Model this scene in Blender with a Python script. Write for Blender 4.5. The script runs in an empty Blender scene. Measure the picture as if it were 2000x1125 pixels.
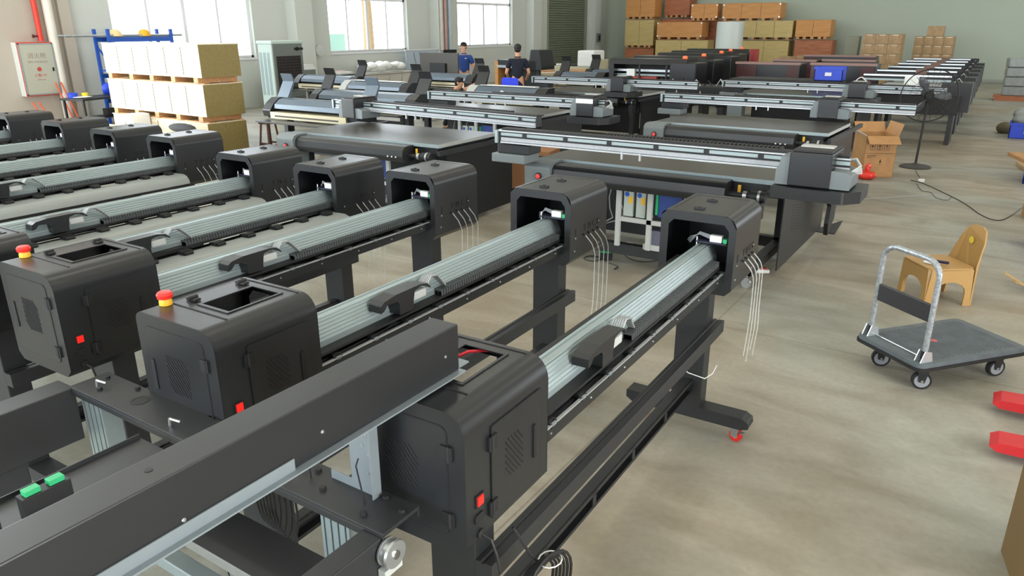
import bpy, bmesh, math, random
from mathutils import Vector, Matrix, Euler
random.seed(7)
SC = bpy.context.scene
COL = SC.collection
PI = math.pi
R = math.radians

# ------------------------------------------------------------------ camera
F_PX, PITCH, ROLL, YAW, CAM_H = 1440.0, R(19.45), R(-0.2), R(33.3), 2.1
_c, _s = math.cos(YAW), math.sin(YAW)
def _w(v): return Vector((v[0]*_c - v[1]*_s, v[0]*_s + v[1]*_c, v[2]))
_fw = Vector((0, math.cos(PITCH), -math.sin(PITCH)))
_r = Vector((1, 0, 0)); _u = _r.cross(_fw)
_r2 = math.cos(ROLL)*_r + math.sin(ROLL)*_u
_u2 = _r2.cross(_fw)
RW, UW, FW = _w(_r2), _w(_u2), _w(_fw)
cam = bpy.data.cameras.new('camera'); cam.sensor_width = 36; cam.lens = 36*F_PX/2000
cam.clip_start = 0.05; cam.clip_end = 300
cam_o = bpy.data.objects.new('camera', cam); COL.objects.link(cam_o)
m = Matrix((RW, UW, -FW)).transposed().to_4x4(); m.translation = Vector((0, 0, CAM_H))
cam_o.matrix_world = m
SC.camera = cam_o
def at_z(px, py, z=0.0):
    """the point of the place at height z that the photo shows at this pixel"""
    d = RW*(px-1000)/F_PX - UW*(py-562.5)/F_PX + FW
    return Vector((0, 0, CAM_H)) + d*((z-CAM_H)/d.z)
def at_x(px, py, x):
    d = RW*(px-1000)/F_PX - UW*(py-562.5)/F_PX + FW
    return Vector((0, 0, CAM_H)) + d*(x/d.x)
def at_y(px, py, y):
    d = RW*(px-1000)/F_PX - UW*(py-562.5)/F_PX + FW
    return Vector((0, 0, CAM_H)) + d*(y/d.y)

# ------------------------------------------------------------------ world, lights, exposure
W = bpy.data.worlds.new('sky'); SC.world = W; W.use_nodes = True
bg = W.node_tree.nodes['Background']; bg.inputs[0].default_value = (0.86, 0.94, 1.0, 1); bg.inputs[1].default_value = 4.0
SC.view_settings.view_transform = 'Standard'; SC.view_settings.look = 'None'
SC.view_settings.gamma = 1; SC.view_settings.use_curve_mapping = False
SC.view_settings.exposure = 0.0
def area(name, loc, size, sy, rot, power, col=(1, 1, 1)):
    l = bpy.data.lights.new(name, 'AREA'); l.shape = 'RECTANGLE'; l.size = size; l.size_y = sy
    l.energy = power; l.color = col
    o = bpy.data.objects.new(name, l); COL.objects.link(o); o.location = loc; o.rotation_euler = rot
    return o
# daylight that comes in through the openings outside the frame (doorways on the right, windows behind)
area('daylight_right_door', (7.9, 0.3, 2.2), 5.6, 4.0, (0, R(90), 0), 1050, (1.0, 0.975, 0.94))
area('daylight_right_door', (7.9, 16.0, 2.2), 7.0, 4.0, (0, R(90), 0), 130, (1.0, 0.98, 0.95))
area('daylight_right_door', (7.9, 27.0, 2.2), 7.0, 4.0, (0, R(90), 0), 240, (0.95, 0.98, 1.0))
area('daylight_left_window', (-17.6, 3.4, 2.8), 7.0, 2.8, (0, R(-90), 0), 1300, (0.86, 0.94, 1.0))
area('daylight_front_window', (-7.0, -7.9, 2.8), 18.0, 3.4, (R(90), 0, 0), 1350, (0.90, 0.95, 1.0))
# high-bay lamps under the ceiling (their fittings are built with the room)
LAMPS = [(x, y) for y in (-3.0, 4.0, 11.0, 18.0, 25.0, 32.0) for x in (-14.0, -8.0, -2.0, 4.0)]
for x, y in LAMPS:
    l = bpy.data.lights.new('high_bay_light', 'AREA'); l.shape = 'DISK'; l.size = .42; l.energy = 34; l.color = (1.0, 0.96, 0.89)
    o = bpy.data.objects.new('high_bay_light', l); COL.objects.link(o); o.location = (x, y, 7.78)

# ------------------------------------------------------------------ materials
def lin(c): return tuple(((v/255.0)/12.92 if v/255.0 <= 0.04045 else ((v/255.0+0.055)/1.055)**2.4) for v in c)
MATS = {}
def mat(name, rgb, rough=0.5, metal=0.0, spec=0.5, var=0.0, scale=8.0, bump=0.0, emit=None, estr=0.0, alpha=1.0, trans=0.0, coat=0.0):
    if name in MATS: return MATS[name]
    M = bpy.data.materials.new(name); M.use_nodes = True
    nt = M.node_tree; b = nt.nodes['Principled BSDF']
    c = lin(rgb)
    b.inputs['Base Color'].default_value = (*c, 1); b.inputs['Roughness'].default_value = rough
    b.inputs['Metallic'].default_value = metal; b.inputs['Specular IOR Level'].default_value = spec
    if coat: b.inputs['Coat Weight'].default_value = coat
    if trans: b.inputs['Transmission Weight'].default_value = trans
    if alpha < 1: b.inputs['Alpha'].default_value = alpha
    if emit: b.inputs['Emission Color'].default_value = (*lin(emit), 1); b.inputs['Emission Strength'].default_value = estr
    if var or bump:
        tc = nt.nodes.new('ShaderNodeTexCoord'); n = nt.nodes.new('ShaderNodeTexNoise')
        n.inputs['Scale'].default_value = scale; n.inputs['Detail'].default_value = 5
        nt.links.new(tc.outputs['Object'], n.inputs['Vector'])
        if var:
            mx = nt.nodes.new('ShaderNodeMixRGB'); mx.blend_type = 'MIX'
            mx.inputs[1].default_value = (*[v*(1-var) for v in c], 1); mx.inputs[2].default_value = (*[min(1, v*(1+var)) for v in c], 1)
            nt.links.new(n.outputs['Fac'], mx.inputs[0]); nt.links.new(mx.outputs[0], b.inputs['Base Color'])
        if bump:
            bp = nt.nodes.new('ShaderNodeBump'); bp.inputs['Strength'].default_value = bump; bp.inputs['Distance'].default_value = 0.004
            nt.links.new(n.outputs['Fac'], bp.inputs['Height']); nt.links.new(bp.outputs[0], b.inputs['Normal'])
    MATS[name] = M
    return M
charcoal = mat('charcoal_powder_coat', (32, 34, 36), 0.33, spec=0.5, var=0.08, scale=40, bump=0.02)
charcoal2 = mat('charcoal_panel', (30, 32, 34), 0.37, var=0.06, scale=30)
frame_blk = mat('black_steel_frame', (36, 38, 40), 0.45, var=0.12, scale=12)
black = mat('matt_black', (20, 21, 23), 0.55)
rubber = mat('black_rubber', (16, 16, 17), 0.7)
alu = mat('anodised_aluminium', (150, 164, 166), 0.42, metal=0.45, var=0.05, scale=60)
alu_b = mat('bright_aluminium', (206, 212, 216), 0.32, metal=0.7)
steel = mat('zinc_plated_steel', (176, 180, 182), 0.35, metal=0.8, var=0.06, scale=30)
chrome = mat('chrome', (220, 222, 225), 0.15, metal=1.0)
grey_p = mat('grey_plastic', (104, 112, 114), 0.45, var=0.05, scale=10)
platen = mat('grey_platen', (146, 152, 150), 0.5, metal=0.2, var=0.05, scale=6)
red_p = mat('red_plastic', (226, 44, 34), 0.4)
yellow_p = mat('yellow_plastic', (232, 178, 40), 0.45)
green_p = mat('green_terminal', (40, 170, 110), 0.5)
galv = mat('galvanised_sheet', (128, 138, 144), 0.4, metal=0.3, var=0.06, scale=30)
white_p = mat('white_plastic', (222, 224, 222), 0.45)
lightgrey = mat('light_grey_paint', (176, 180, 178), 0.5, var=0.04)
blue_p = mat('blue_plastic', (36, 70, 200), 0.45)
blue_pt = mat('blue_painted_steel', (30, 82, 178), 0.4)
switch_lit = mat('lit_red_switch', (230, 30, 24), 0.35, emit=(255, 30, 20), estr=0.7)
tube_m = mat('clear_plastic_tube', (226, 230, 226), 0.25, alpha=0.38)
tabletop = mat('hard_anodised_bed', (62, 58, 51), 0.32, metal=0.25, var=0.05, scale=3)
cable_m = mat('black_cable', (22, 22, 24), 0.5)
grey_cable = mat('grey_cable', (150, 154, 156), 0.45)
pcb_blue = mat('blue_circuit_board', (38, 66, 134), 0.4, var=0.5, scale=90)
navy = mat('navy_cotton', (16, 20, 38), 0.85, var=0.15, scale=30)
blue_c = mat('blue_cotton', (36, 66, 134), 0.85, var=0.1, scale=30)
skin = mat('skin', (202, 152, 122), 0.55)
hair_m = mat('black_hair', (20, 18, 18), 0.6, var=0.3, scale=90)
white_glass = mat('frosted_pane', (230, 240, 244), 0.4, alpha=0.35)

def wood(name, rgb, rgb2, scale=(1, 14, 14), rough=0.6):
    M = bpy.data.materials.new(name); M.use_nodes = True; nt = M.node_tree; b = nt.nodes['Principled BSDF']
    tc = nt.nodes.new('ShaderNodeTexCoord'); mp = nt.nodes.new('ShaderNodeMapping'); mp.inputs['Scale'].default_value = scale
    n = nt.nodes.new('ShaderNodeTexNoise'); n.inputs['Scale'].default_value = 2.2; n.inputs['Detail'].default_value = 6; n.inputs['Distortion'].default_value = 0.6
    cr = nt.nodes.new('ShaderNodeValToRGB'); cr.color_ramp.elements[0].position = 0.3; cr.color_ramp.elements[1].position = 0.7
    cr.color_ramp.elements[0].color = (*lin(rgb2), 1); cr.color_ramp.elements[1].color = (*lin(rgb), 1)
    nt.links.new(tc.outputs['Object'], mp.inputs[0]); nt.links.new(mp.outputs[0], n.inputs['Vector'])
    nt.links.new(n.outputs['Fac'], cr.inputs[0]); nt.links.new(cr.outputs[0], b.inputs['Base Color'])
    b.inputs['Roughness'].default_value = rough
    MATS[name] = M; return M
ply_o = wood('orange_plywood', (214, 156, 92), (188, 130, 74))
ply_y = wood('yellow_plywood', (206, 184, 124), (186, 164, 106))
ply_w = wood('pale_plywood', (228, 216, 190), (206, 192, 160))
ply_shaded = wood('shaded_end_plywood', (140, 124, 74), (124, 110, 64))  # pale crate wood darkened to olive: the end face's shade is in the colour
ply_r = wood('reddish_plywood', (184, 118, 80), (150, 88, 58))
plank = wood('raw_pine', (206, 158, 108), (176, 126, 82))
darkwood = wood('dark_red_wood', (84, 44, 34), (60, 30, 24))
carton = wood('brown_cardboard', (182, 138, 88), (166, 124, 78), (3, 3, 3))
carton2 = wood('dull_cardboard', (178, 148, 110), (154, 126, 90), (3, 3, 3))

def floor_mat():
    M = bpy.data.materials.new('sealed_concrete'); M.use_nodes = True; nt = M.node_tree; b = nt.nodes['Principled BSDF']; L = nt.links.new
    tc = nt.nodes.new('ShaderNodeTexCoord')
    def noise(s, d, dist=0.0, sc=(1, 1, 1)):
        mp = nt.nodes.new('ShaderNodeMapping'); mp.inputs['Scale'].default_value = sc; L(tc.outputs['Object'], mp.inputs[0])
        n = nt.nodes.new('ShaderNodeTexNoise'); n.inputs['Scale'].default_value = s; n.inputs['Detail'].default_value = d; n.inputs['Distortion'].default_value = dist
        L(mp.outputs[0], n.inputs['Vector']); return n
    def ramp(n, p0, c0, p1, c1):
        r = nt.nodes.new('ShaderNodeValToRGB'); r.color_ramp.elements[0].position = p0; r.color_ramp.elements[1].position = p1
        r.color_ramp.elements[0].color = (*c0, 1); r.color_ramp.elements[1].color = (*c1, 1); L(n.outputs['Fac'], r.inputs[0]); return r
    a = ramp(noise(0.35, 4, 0.4), 0.38, lin((160, 150, 133)), 0.64, lin((150, 153, 145)))
    c = ramp(noise(1.3, 7, 0.8, (1, 2.2, 1)), 0.36, (0.76, 0.745, 0.70), 0.66, (1.04, 1.05, 1.05))
    d = ramp(noise(28, 4), 0.2, (0.90, 0.90, 0.90), 0.8, (1.07, 1.07, 1.07))
    m1 = nt.nodes.new('ShaderNodeMixRGB'); m1.blend_type = 'MULTIPLY'; m1.inputs[0].default_value = 1; L(a.outputs[0], m1.inputs[1]); L(c.outputs[0], m1.inputs[2])
    m2 = nt.nodes.new('ShaderNodeMixRGB'); m2.blend_type = 'MULTIPLY'; m2.inputs[0].default_value = 1; L(m1.outputs[0], m2.inputs[1]); L(d.outputs[0], m2.inputs[2])
    # sawn joints every 4 m
    br = nt.nodes.new('ShaderNodeTexBrick'); br.offset = 0; br.inputs['Scale'].default_value = 1; br.inputs['Mortar Size'].default_value = 0.006
    br.inputs['Brick Width'].default_value = 4.0; br.inputs['Row Height'].default_value = 4.0
    br.inputs['Color1'].default_value = br.inputs['Color2'].default_value = (1, 1, 1, 1); br.inputs['Mortar'].default_value = (0.72, 0.70, 0.66, 1)
    mo = nt.nodes.new('ShaderNodeMapping'); mo.inputs['Location'].default_value = (1.55, 2.9, 0); L(tc.outputs['Object'], mo.inputs[0]); L(mo.outputs[0], br.inputs['Vector'])
    m3 = nt.nodes.new('ShaderNodeMixRGB'); m3.blend_type = 'MULTIPLY'; m3.inputs[0].default_value = 1; L(m2.outputs[0], m3.inputs[1]); L(br.outputs[0], m3.inputs[2])
    L(m3.outputs[0], b.inputs['Base Color'])
    rr = ramp(noise(0.9, 6, 0.5), 0.3, (0.42,)*3, 0.7, (0.62,)*3); L(rr.outputs[0], b.inputs['Roughness'])
    b.inputs['Specular IOR Level'].default_value = 0.35
    return M
floor_m = floor_mat()
wall_m = mat('painted_plaster', (198, 202, 196), 0.8, var=0.03, scale=0.7)
wall_beige = mat('warm_plaster', (184, 176, 164), 0.8, var=0.03, scale=0.7)
wall_back_m = mat('grey_green_plaster', (172, 182, 168), 0.85, var=0.04, scale=0.5)
ceil_m = mat('white_ceiling', (240, 234, 222), 0.9)
frame_w = mat('white_window_frame', (226, 228, 230), 0.5)
shutter_m = mat('green_grey_shutter', (112, 120, 104), 0.55)

# ------------------------------------------------------------------ mesh helpers
class MB:
    """collects shapes; build() links them as ONE mesh object"""
    def __init__(s): s.v = []; s.f = []; s.sm = []
    def add(s, vs, fs, smooth=False):
        o = len(s.v); s.v += [tuple(v) for v in vs]
        for f in fs: s.f.append(tuple(i+o for i in f)); s.sm.append(smooth)
        return s
    def box(s, x0, x1, y0, y1, z0, z1):
        vs = [(x, y, z) for x in (x0, x1) for y in (y0, y1) for z in (z0, z1)]
        return s.add(vs, [(0, 1, 3, 2), (4, 6, 7, 5), (0, 4, 5, 1), (2, 3, 7, 6), (0, 2, 6, 4), (1, 5, 7, 3)])
    def bar(s, p, q, w, h, up=(0, 0, 1)):
        """rectangular bar from p to q, w across, h along 'up'"""
        p, q = Vector(p), Vector(q); d = (q-p).normalized(); u = Vector(up)
        sd = d.cross(u)
        if sd.length < 1e-4: u = Vector((1, 0, 0)); sd = d.cross(u)
        sd.normalize(); u = sd.cross(d).normalized()
        vs = [e + sd*a*w/2 + u*b*h/2 for e in (p, q) for a in (-1, 1) for b in (-1, 1)]
        return s.add(vs, [(0, 1, 3, 2), (4, 6, 7, 5), (0, 4, 5, 1), (2, 3, 7, 6), (0, 2, 6, 4), (1, 5, 7, 3)])
    def tube(s, pts, r, n=8, closed=False, radii=None):
        pts = [Vector(p) for p in pts]; N = len(pts); vs = []; prev = None
        for i, p in enumerate(pts):
            a = pts[i-1] if (i > 0 or closed) else p; b = pts[(i+1) % N] if (i < N-1 or closed) else p
            t = (b-a).normalized() if (b-a).length > 1e-9 else Vector((0, 0, 1))
            if prev is None:
                prev = t.orthogonal().normalized()
            prev = (prev - t*prev.dot(t))
            if prev.length < 1e-6: prev = t.orthogonal()
            prev.normalize(); c = t.cross(prev); rr = radii[i] if radii else r
            vs += [p + (prev*math.cos(2*PI*k/n) + c*math.sin(2*PI*k/n))*rr for k in range(n)]
        fs = []
        for i in range(N if closed else N-1):
            j = (i+1) % N
            for k in range(n): fs.append((i*n+k, i*n+(k+1) % n, j*n+(k+1) % n, j*n+k))
        if not closed: fs += [tuple(range(n))[::-1], tuple(range((N-1)*n, N*n))]
        return s.add(vs, fs, True)
    def cyl(s, p, q, r, n=16, r2=None):
        return s.tube([p, q], r, n, radii=[r, r if r2 is None else r2])
    def lathe(s, prof, c=(0, 0, 0), axis='z', n=24):
        vs = []
        for (r, h) in prof:
            for k in range(n):
                a = 2*PI*k/n; x, y = r*math.cos(a), r*math.sin(a)
                v = (x, y, h) if axis == 'z' else ((h, x, y) if axis == 'x' else (x, h, y))
                vs.append((c[0]+v[0], c[1]+v[1], c[2]+v[2]))
        fs = []
        for i in range(len(prof)-1):
            for k in range(n): fs.append((i*n+k, i*n+(k+1) % n, (i+1)*n+(k+1) % n, (i+1)*n+k))
        fs += [tuple(range(n))[::-1], tuple(range((len(prof)-1)*n, len(prof)*n))]
        return s.add(vs, fs, True)
    def prism(s, prof, a0, a1, axis='y', smooth=False):
        """2D outline pushed along an axis: (u,v) is (x,z) for y, (y,z) for x, (x,y) for z"""
        def P(u, v, a): return {'y': (u, a, v), 'x': (a, u, v), 'z': (u, v, a)}[axis]
        n = len(prof); vs = [P(u, v, a0) for u, v in prof] + [P(u, v, a1) for u, v in prof]
        s.add(vs, [(i, (i+1) % n, n+(i+1) % n, n+i) for i in range(n)], smooth)
        return s.add(vs, [tuple(range(n))[::-1], tuple(range(n, 2*n))])
    def ball(s, c, rx, ry=None, rz=None, n=12, m=8):
        ry = ry or rx; rz = rz or rx; vs = []; fs = []
        for i in range(m+1):
            t = PI*i/m
            for k in range(n):
                a = 2*PI*k/n; vs.append((c[0]+rx*math.sin(t)*math.cos(a), c[1]+ry*math.sin(t)*math.sin(a), c[2]+rz*math.cos(t)))
        for i in range(m):
            for k in range(n): fs.append((i*n+k, (i+1)*n+k, (i+1)*n+(k+1) % n, i*n+(k+1) % n))
        return s.add(vs, fs, True)
    def xf(s, M):
        s.v = [tuple(M @ Vector(v)) for v in s.v]; return s
    def build(s, name, material, parent=None, bevel=0.0, loc=None, rot=None, subsurf=0, seg=2):
        me = bpy.data.meshes.new(name); me.from_pydata(s.v, [], s.f)
        bm = bmesh.new(); bm.from_mesh(me)
        bmesh.ops.remove_doubles(bm, verts=bm.verts, dist=1e-6) if not s.sm or any(s.sm) else None
        bmesh.ops.recalc_face_normals(bm, faces=bm.faces); bm.to_mesh(me); bm.free()
        smooth = any(s.sm)
        if smooth:
            me.shade_smooth()
            try: me.set_sharp_from_angle(angle=R(35))
            except Exception: pass
        me.materials.append(material)
        o = bpy.data.objects.new(name, me); COL.objects.link(o)
        if parent is not None: o.parent = parent
        if loc is not None: o.location = loc
        if rot is not None: o.rotation_euler = rot
        if bevel > 0:
            b = o.modifiers.new('bevel', 'BEVEL'); b.width = bevel; b.segments = seg; b.limit_method = 'ANGLE'; b.angle_limit = R(40)
        if smooth and not subsurf:
            wn = o.modifiers.new('wn', 'WEIGHTED_NORMAL'); wn.keep_sharp = True; wn.weight = 100
        if subsurf:
            b = o.modifiers.new('sub', 'SUBSURF'); b.levels = b.render_levels = subsurf
        return o
def tag(o, label, cat, group=None, kind=None):
    o['label'] = label; o['category'] = cat
    if group: o['group'] = group
    if kind: o['kind'] = kind
    return o
def thing(name, label, cat, loc=(0, 0, 0), rz=0.0, group=None):
    o = bpy.data.objects.new(name, None); COL.objects.link(o); o.location = loc; o.rotation_euler = (0, 0, rz)
    o.empty_display_size = 0.1
    return tag(o, label, cat, group)
def struct(o): o['kind'] = 'structure'; return o
KIDS = {}
def copy_tree(o, parent=None, first=True):
    c = o.copy(); COL.objects.link(c)
    if parent is not None:
        c.parent = parent; c.matrix_parent_inverse = o.matrix_parent_inverse.copy()
    for ch in list(o.children): copy_tree(ch, c, False)
    return c
def dup(o, loc, rz, label, group=None, skip=()):
    c = o.copy(); COL.objects.link(c); c.location = loc; c.rotation_euler = (0, 0, rz); c['label'] = label
    if group: c['group'] = group
    for ch in list(o.children):
        if ch.name.split('.')[0] in skip: continue
        copy_tree(ch, c, False)
    return c
def rrect(x0, x1, z0, z1, r, n=5, corners='all'):
    """rounded rectangle outline; r is one radius or (bl, br, tr, tl)"""
    rr = (r,)*4 if not isinstance(r, (tuple, list)) else r
    out = []
    for (cx, cz, sx, sz, a0, q) in ((x0, z0, 1, 1, PI, rr[0]), (x1, z0, -1, 1, 1.5*PI, rr[1]), (x1, z1, -1, -1, 0, rr[2]), (x0, z1, 1, -1, .5*PI, rr[3])):
        if q <= 0: out.append((cx, cz)); continue
        ox, oz = cx+sx*q, cz+sz*q
        for k in range(n+1):
            a = a0 + .5*PI*k/n; out.append((ox+q*math.cos(a), oz+q*math.sin(a)))
    return out
def text_obj(txt, size, material, parent, loc, rot, name='lettering', depth=0.0006, align='CENTER', bold=False):
    cu = bpy.data.curves.new(name, 'FONT'); cu.body = txt; cu.size = size; cu.extrude = depth; cu.align_x = align; cu.align_y = 'CENTER'
    if bold: cu.offset = size*0.02
    o = bpy.data.objects.new(name, cu); COL.objects.link(o)
    dg = bpy.context.evaluated_depsgraph_get(); me = bpy.data.meshes.new_from_object(o.evaluated_get(dg))
    bpy.data.objects.remove(o); me.materials.clear(); me.materials.append(material); me.name = name
    o = bpy.data.objects.new(name, me); COL.objects.link(o)
    if parent is not None: o.parent = parent
    o.location = loc; o.rotation_euler = rot
    return o
# ------------------------------------------------------------------ room shell
XL, XR, YF, YB, ZC = -17.8, 8.0, -8.0, 35.8, 8.5
struct(MB().box(XL-.3, XR+.3, YF-.3, YB+.3, -0.12, 0).build('floor', floor_m))
struct(MB().box(XL-.3, XR+.3, YF-.3, YB+.3, ZC, ZC+.15).build('ceiling', ceil_m))
struct(MB().box(XL-.3, XR+.3, YB, YB+.3, 0, ZC).build('wall_back', wall_back_m))
struct(MB().box(XL+.002, XR, YB-.006, YB, 0, .1).build('baseboard_back', mat('skirting_grey', (150, 156, 146), 0.7)))
def wall_with_holes(name, material, x0, x1, spans, y0, y1):
    """wall along Y between x0 and x1; spans = (ya, yb, za, zb) openings"""
    b = MB(); y = y0
    for (a, c, za, zb) in spans:
        b.box(x0, x1, y, a, 0, ZC)
        if za > 0: b.box(x0, x1, a, c, 0, za)
        b.box(x0, x1, a, c, zb, ZC); y = c
    b.box(x0, x1, y, y1, 0, ZC)
    return struct(b.build(name, material))
WIN = [(-4.0, 0.6, 1.38, 7.6), (2.2, 6.9, 1.38, 7.6), (10.15, 14.14, 1.34, 7.6), (16.95, 20.6, 1.38, 7.6), (23.45, 27.2, 1.42, 7.6)]
wall_with_holes('wall_left', wall_m, XL-.28, XL, WIN + [(30.1, 33.7, 0, 4.6)], YF, YB)
wall_with_holes('wall_right', wall_beige, XR, XR+.28, [(-2.6, 3.2, 0, 4.2), (12.5, 19.5, 0, 4.2), (23.5, 30.5, 0, 4.2)], YF, YB)
b = MB().box(XL, XR, YF-.28, YF, 0, 1.1).box(XL, XR, YF-.28, YF, 4.5, ZC).box(XL, -16, YF-.28, YF, 1.1, 4.5).box(2, XR, YF-.28, YF, 1.1, 4.5)
struct(b.build('wall_front', wall_m))
for x, y in LAMPS:
    hb = thing('high_bay_lamp', 'round high-bay lamp hanging under the hall ceiling', 'lamp', (x, y, 7.8), 0, 'high-bay lamps')
    MB().lathe([(.24, 0), (.25, .02), (.12, .22), (.06, .26), (.06, .4)], n=24).build('shade', lightgrey, hb); MB().cyl((0, 0, .4), (0, 0, .7), .01, 8).build('rod', steel, hb)
# pillars standing out of the window wall
def pillar(i, y0, y1, d=.42, z=ZC, m=wall_m): return struct(MB().box(XL, XL+d, y0, y1, 0, z).build('trim_%d' % i, m, bevel=.01))
pillar(1, 15.3, 15.95); pillar(2, 21.8, 22.5); pillar(3, 28.2, 28.85); pillar(4, 34.0, 34.6, .35); pillar(5, 8.95, 9.2, .12, m=wall_beige)
struct(MB().box(XL, XL+.02, 7.0, 9.2, 0, ZC).build('trim_6', wall_beige))
# windows: frame, transom, mullions, sill and two sliding panes each
def window(i, y0, y1, z0, z1, nm=4, ztr=2.98):
    o = MB()
    o.box(XL-.2, XL-.12, y0, y0+.07, z0, z1).box(XL-.2, XL-.12, y1-.07, y1, z0, z1)
    o.box(XL-.2, XL-.12, y0, y1, z0, z0+.06).box(XL-.2, XL-.12, y0, y1, z1-.06, z1).box(XL-.2, XL-.12, y0, y1, ztr-.045, ztr+.045).box(XL-.2, XL-.12, y0, y1, 5.2, 5.3)
    w = struct(o.build('window_%d' % i, frame_w))
    for k in range(1, nm):
        y = y0+(y1-y0)*k/nm
        struct(MB().box(XL-.19, XL-.13, y-(.045 if k == nm//2 else .028), y+(.045 if k == nm//2 else .028), z0+.06, ztr-.045).build('mullion', frame_w, w))
    struct(MB().box(XL-.28, XL+.03, y0-.03, y1+.03, z0-.05, z0).build('sill', mat('white_sill', (226, 228, 228), 0.6), w))
    return w
for i, (a, c, za, zb) in enumerate(WIN): window(i+1, a, c, za, zb)
# curtain-like green sheet and palm outside window 4
# roller shutter
d = MB(); z = 0.0
while z < 4.6:
    d.prism([(XL-.10, z), (XL-.07, z+.012), (XL-.055, z+.05), (XL-.07, z+.088), (XL-.10, z+.1)], 30.1, 33.7, 'y'); z += .1
door = struct(d.build('door_1', shutter_m))
struct(MB().box(XL-.1, XL+.02, 30.02, 30.14, 0, 4.6).box(XL-.1, XL+.02, 33.66, 33.78, 0, 4.6).build('guide_rail', mat('grey_green_rail', (138, 142, 126), .5), door))
# ground and plants outside the windows
tag(MB().box(-60, XL-.3, -30, 60, -.15, -.02).build('ground_outside', mat('pale_ground_outside', (190, 190, 176), .9)), 'pale paved ground outside the window wall', 'ground', kind='structure')

# ------------------------------------------------------------------ roll printers (nine alike, in a row)
def shell(b, prof, y0, y1):
    n = len(prof); vs = [(x, y0, z) for x, z in prof] + [(x, y1, z) for x, z in prof]
    b.add(vs, [(i, i+1, n+i+1, n+i) for i in range(n-1)], True)
def head_outline():
    return [(-.345, .875), (-.375, .905)] + [(-.375+.035-.035*math.cos(a), 1.245+.03*math.sin(a)) for a in [i*PI/8 for i in range(5)]] + \
           [(-.065+.065*math.sin(a), 1.21+.065*math.cos(a)) for a in [i*PI/12 for i in range(7)]] + [(0, .905), (-.03, .875)]
def vents(b, plane, cu, cz, w, h, n, s=1):
    """slanted slots clipped to a cut-corner patch; plane 'x' -> normal +x, 'y' -> normal -y"""
    K = 1.25; lim = (h/2+K*w/2)*.80
    for k in range(n):
        c = -lim+2*lim*(k+.5)/n                       # z = c - K u
        u0 = max(-w/2, (c-h/2)/K); u1 = min(w/2, (c+h/2)/K)
        if u1-u0 < .006: continue
        p, q = (cu+u0, cz+c-K*u0), (cu+u1, cz+c-K*u1)
        if plane == 'x': b.bar((s*.0035, p[0], p[1]), (s*.0035, q[0], q[1]), .0025, .0042, up=(0, .7, .6))
        else: b.bar((p[0], -.0035, p[1]), (q[0], -.0035, q[1]), .0025, .0040, up=(.7, 0, .6))
def ring_xz(b, x0, x1, z0, z1, r, w, y, t):
    o = rrect(x0, x1, z0, z1, r); i = rrect(x0+w, x1-w, z0+w, z1-w, max(r-w, .001)); n = len(o)
    vs = [(x, y, z) for x, z in o] + [(x, y, z) for x, z in i] + [(x, y+t, z) for x, z in o] + [(x, y+t, z) for x, z in i]
    fs = []
    for k in range(n):
        j = (k+1) % n; fs += [(k, j, n+j, n+k), (2*n+k, 2*n+j, 3*n+j, 3*n+k), (k, j, 2*n+j, 2*n+k), (n+k, n+j, 3*n+j, 3*n+k)]
    b.add(vs, fs); return b
def caster(parent, x, y, r=.035, wheel=black, fork=steel, turn=0.0, locked=False):
    c = MB(); c.box(-.025, .025, -.03, .03, 2*r+.012, 2*r+.018); c.cyl((0, 0, 2*r+.018), (0, 0, 2*r+.05), .01, 8)
    for s in (-1, 1): c.prism([(-.022, r-.008), (.012, r-.008), (.024, 2*r+.012), (-.024, 2*r+.012)], s*.017-.0015, s*.017+.0015, 'y')
    f = c.build('caster', fork, parent, loc=(x, y, 0), rot=(0, 0, turn))
    w = MB().cyl((0, -.012, r), (0, .012, r), r, 20).build('wheel', wheel, f)
    MB().cyl((0, -.0145, r), (0, .0145, r), r*.45, 14).build('hub', lightgrey, f)
    if locked: MB().box(.01, .045, -.012, .012, r+.02, r+.026).build('brake_lever', steel, f)
    return f

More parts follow.
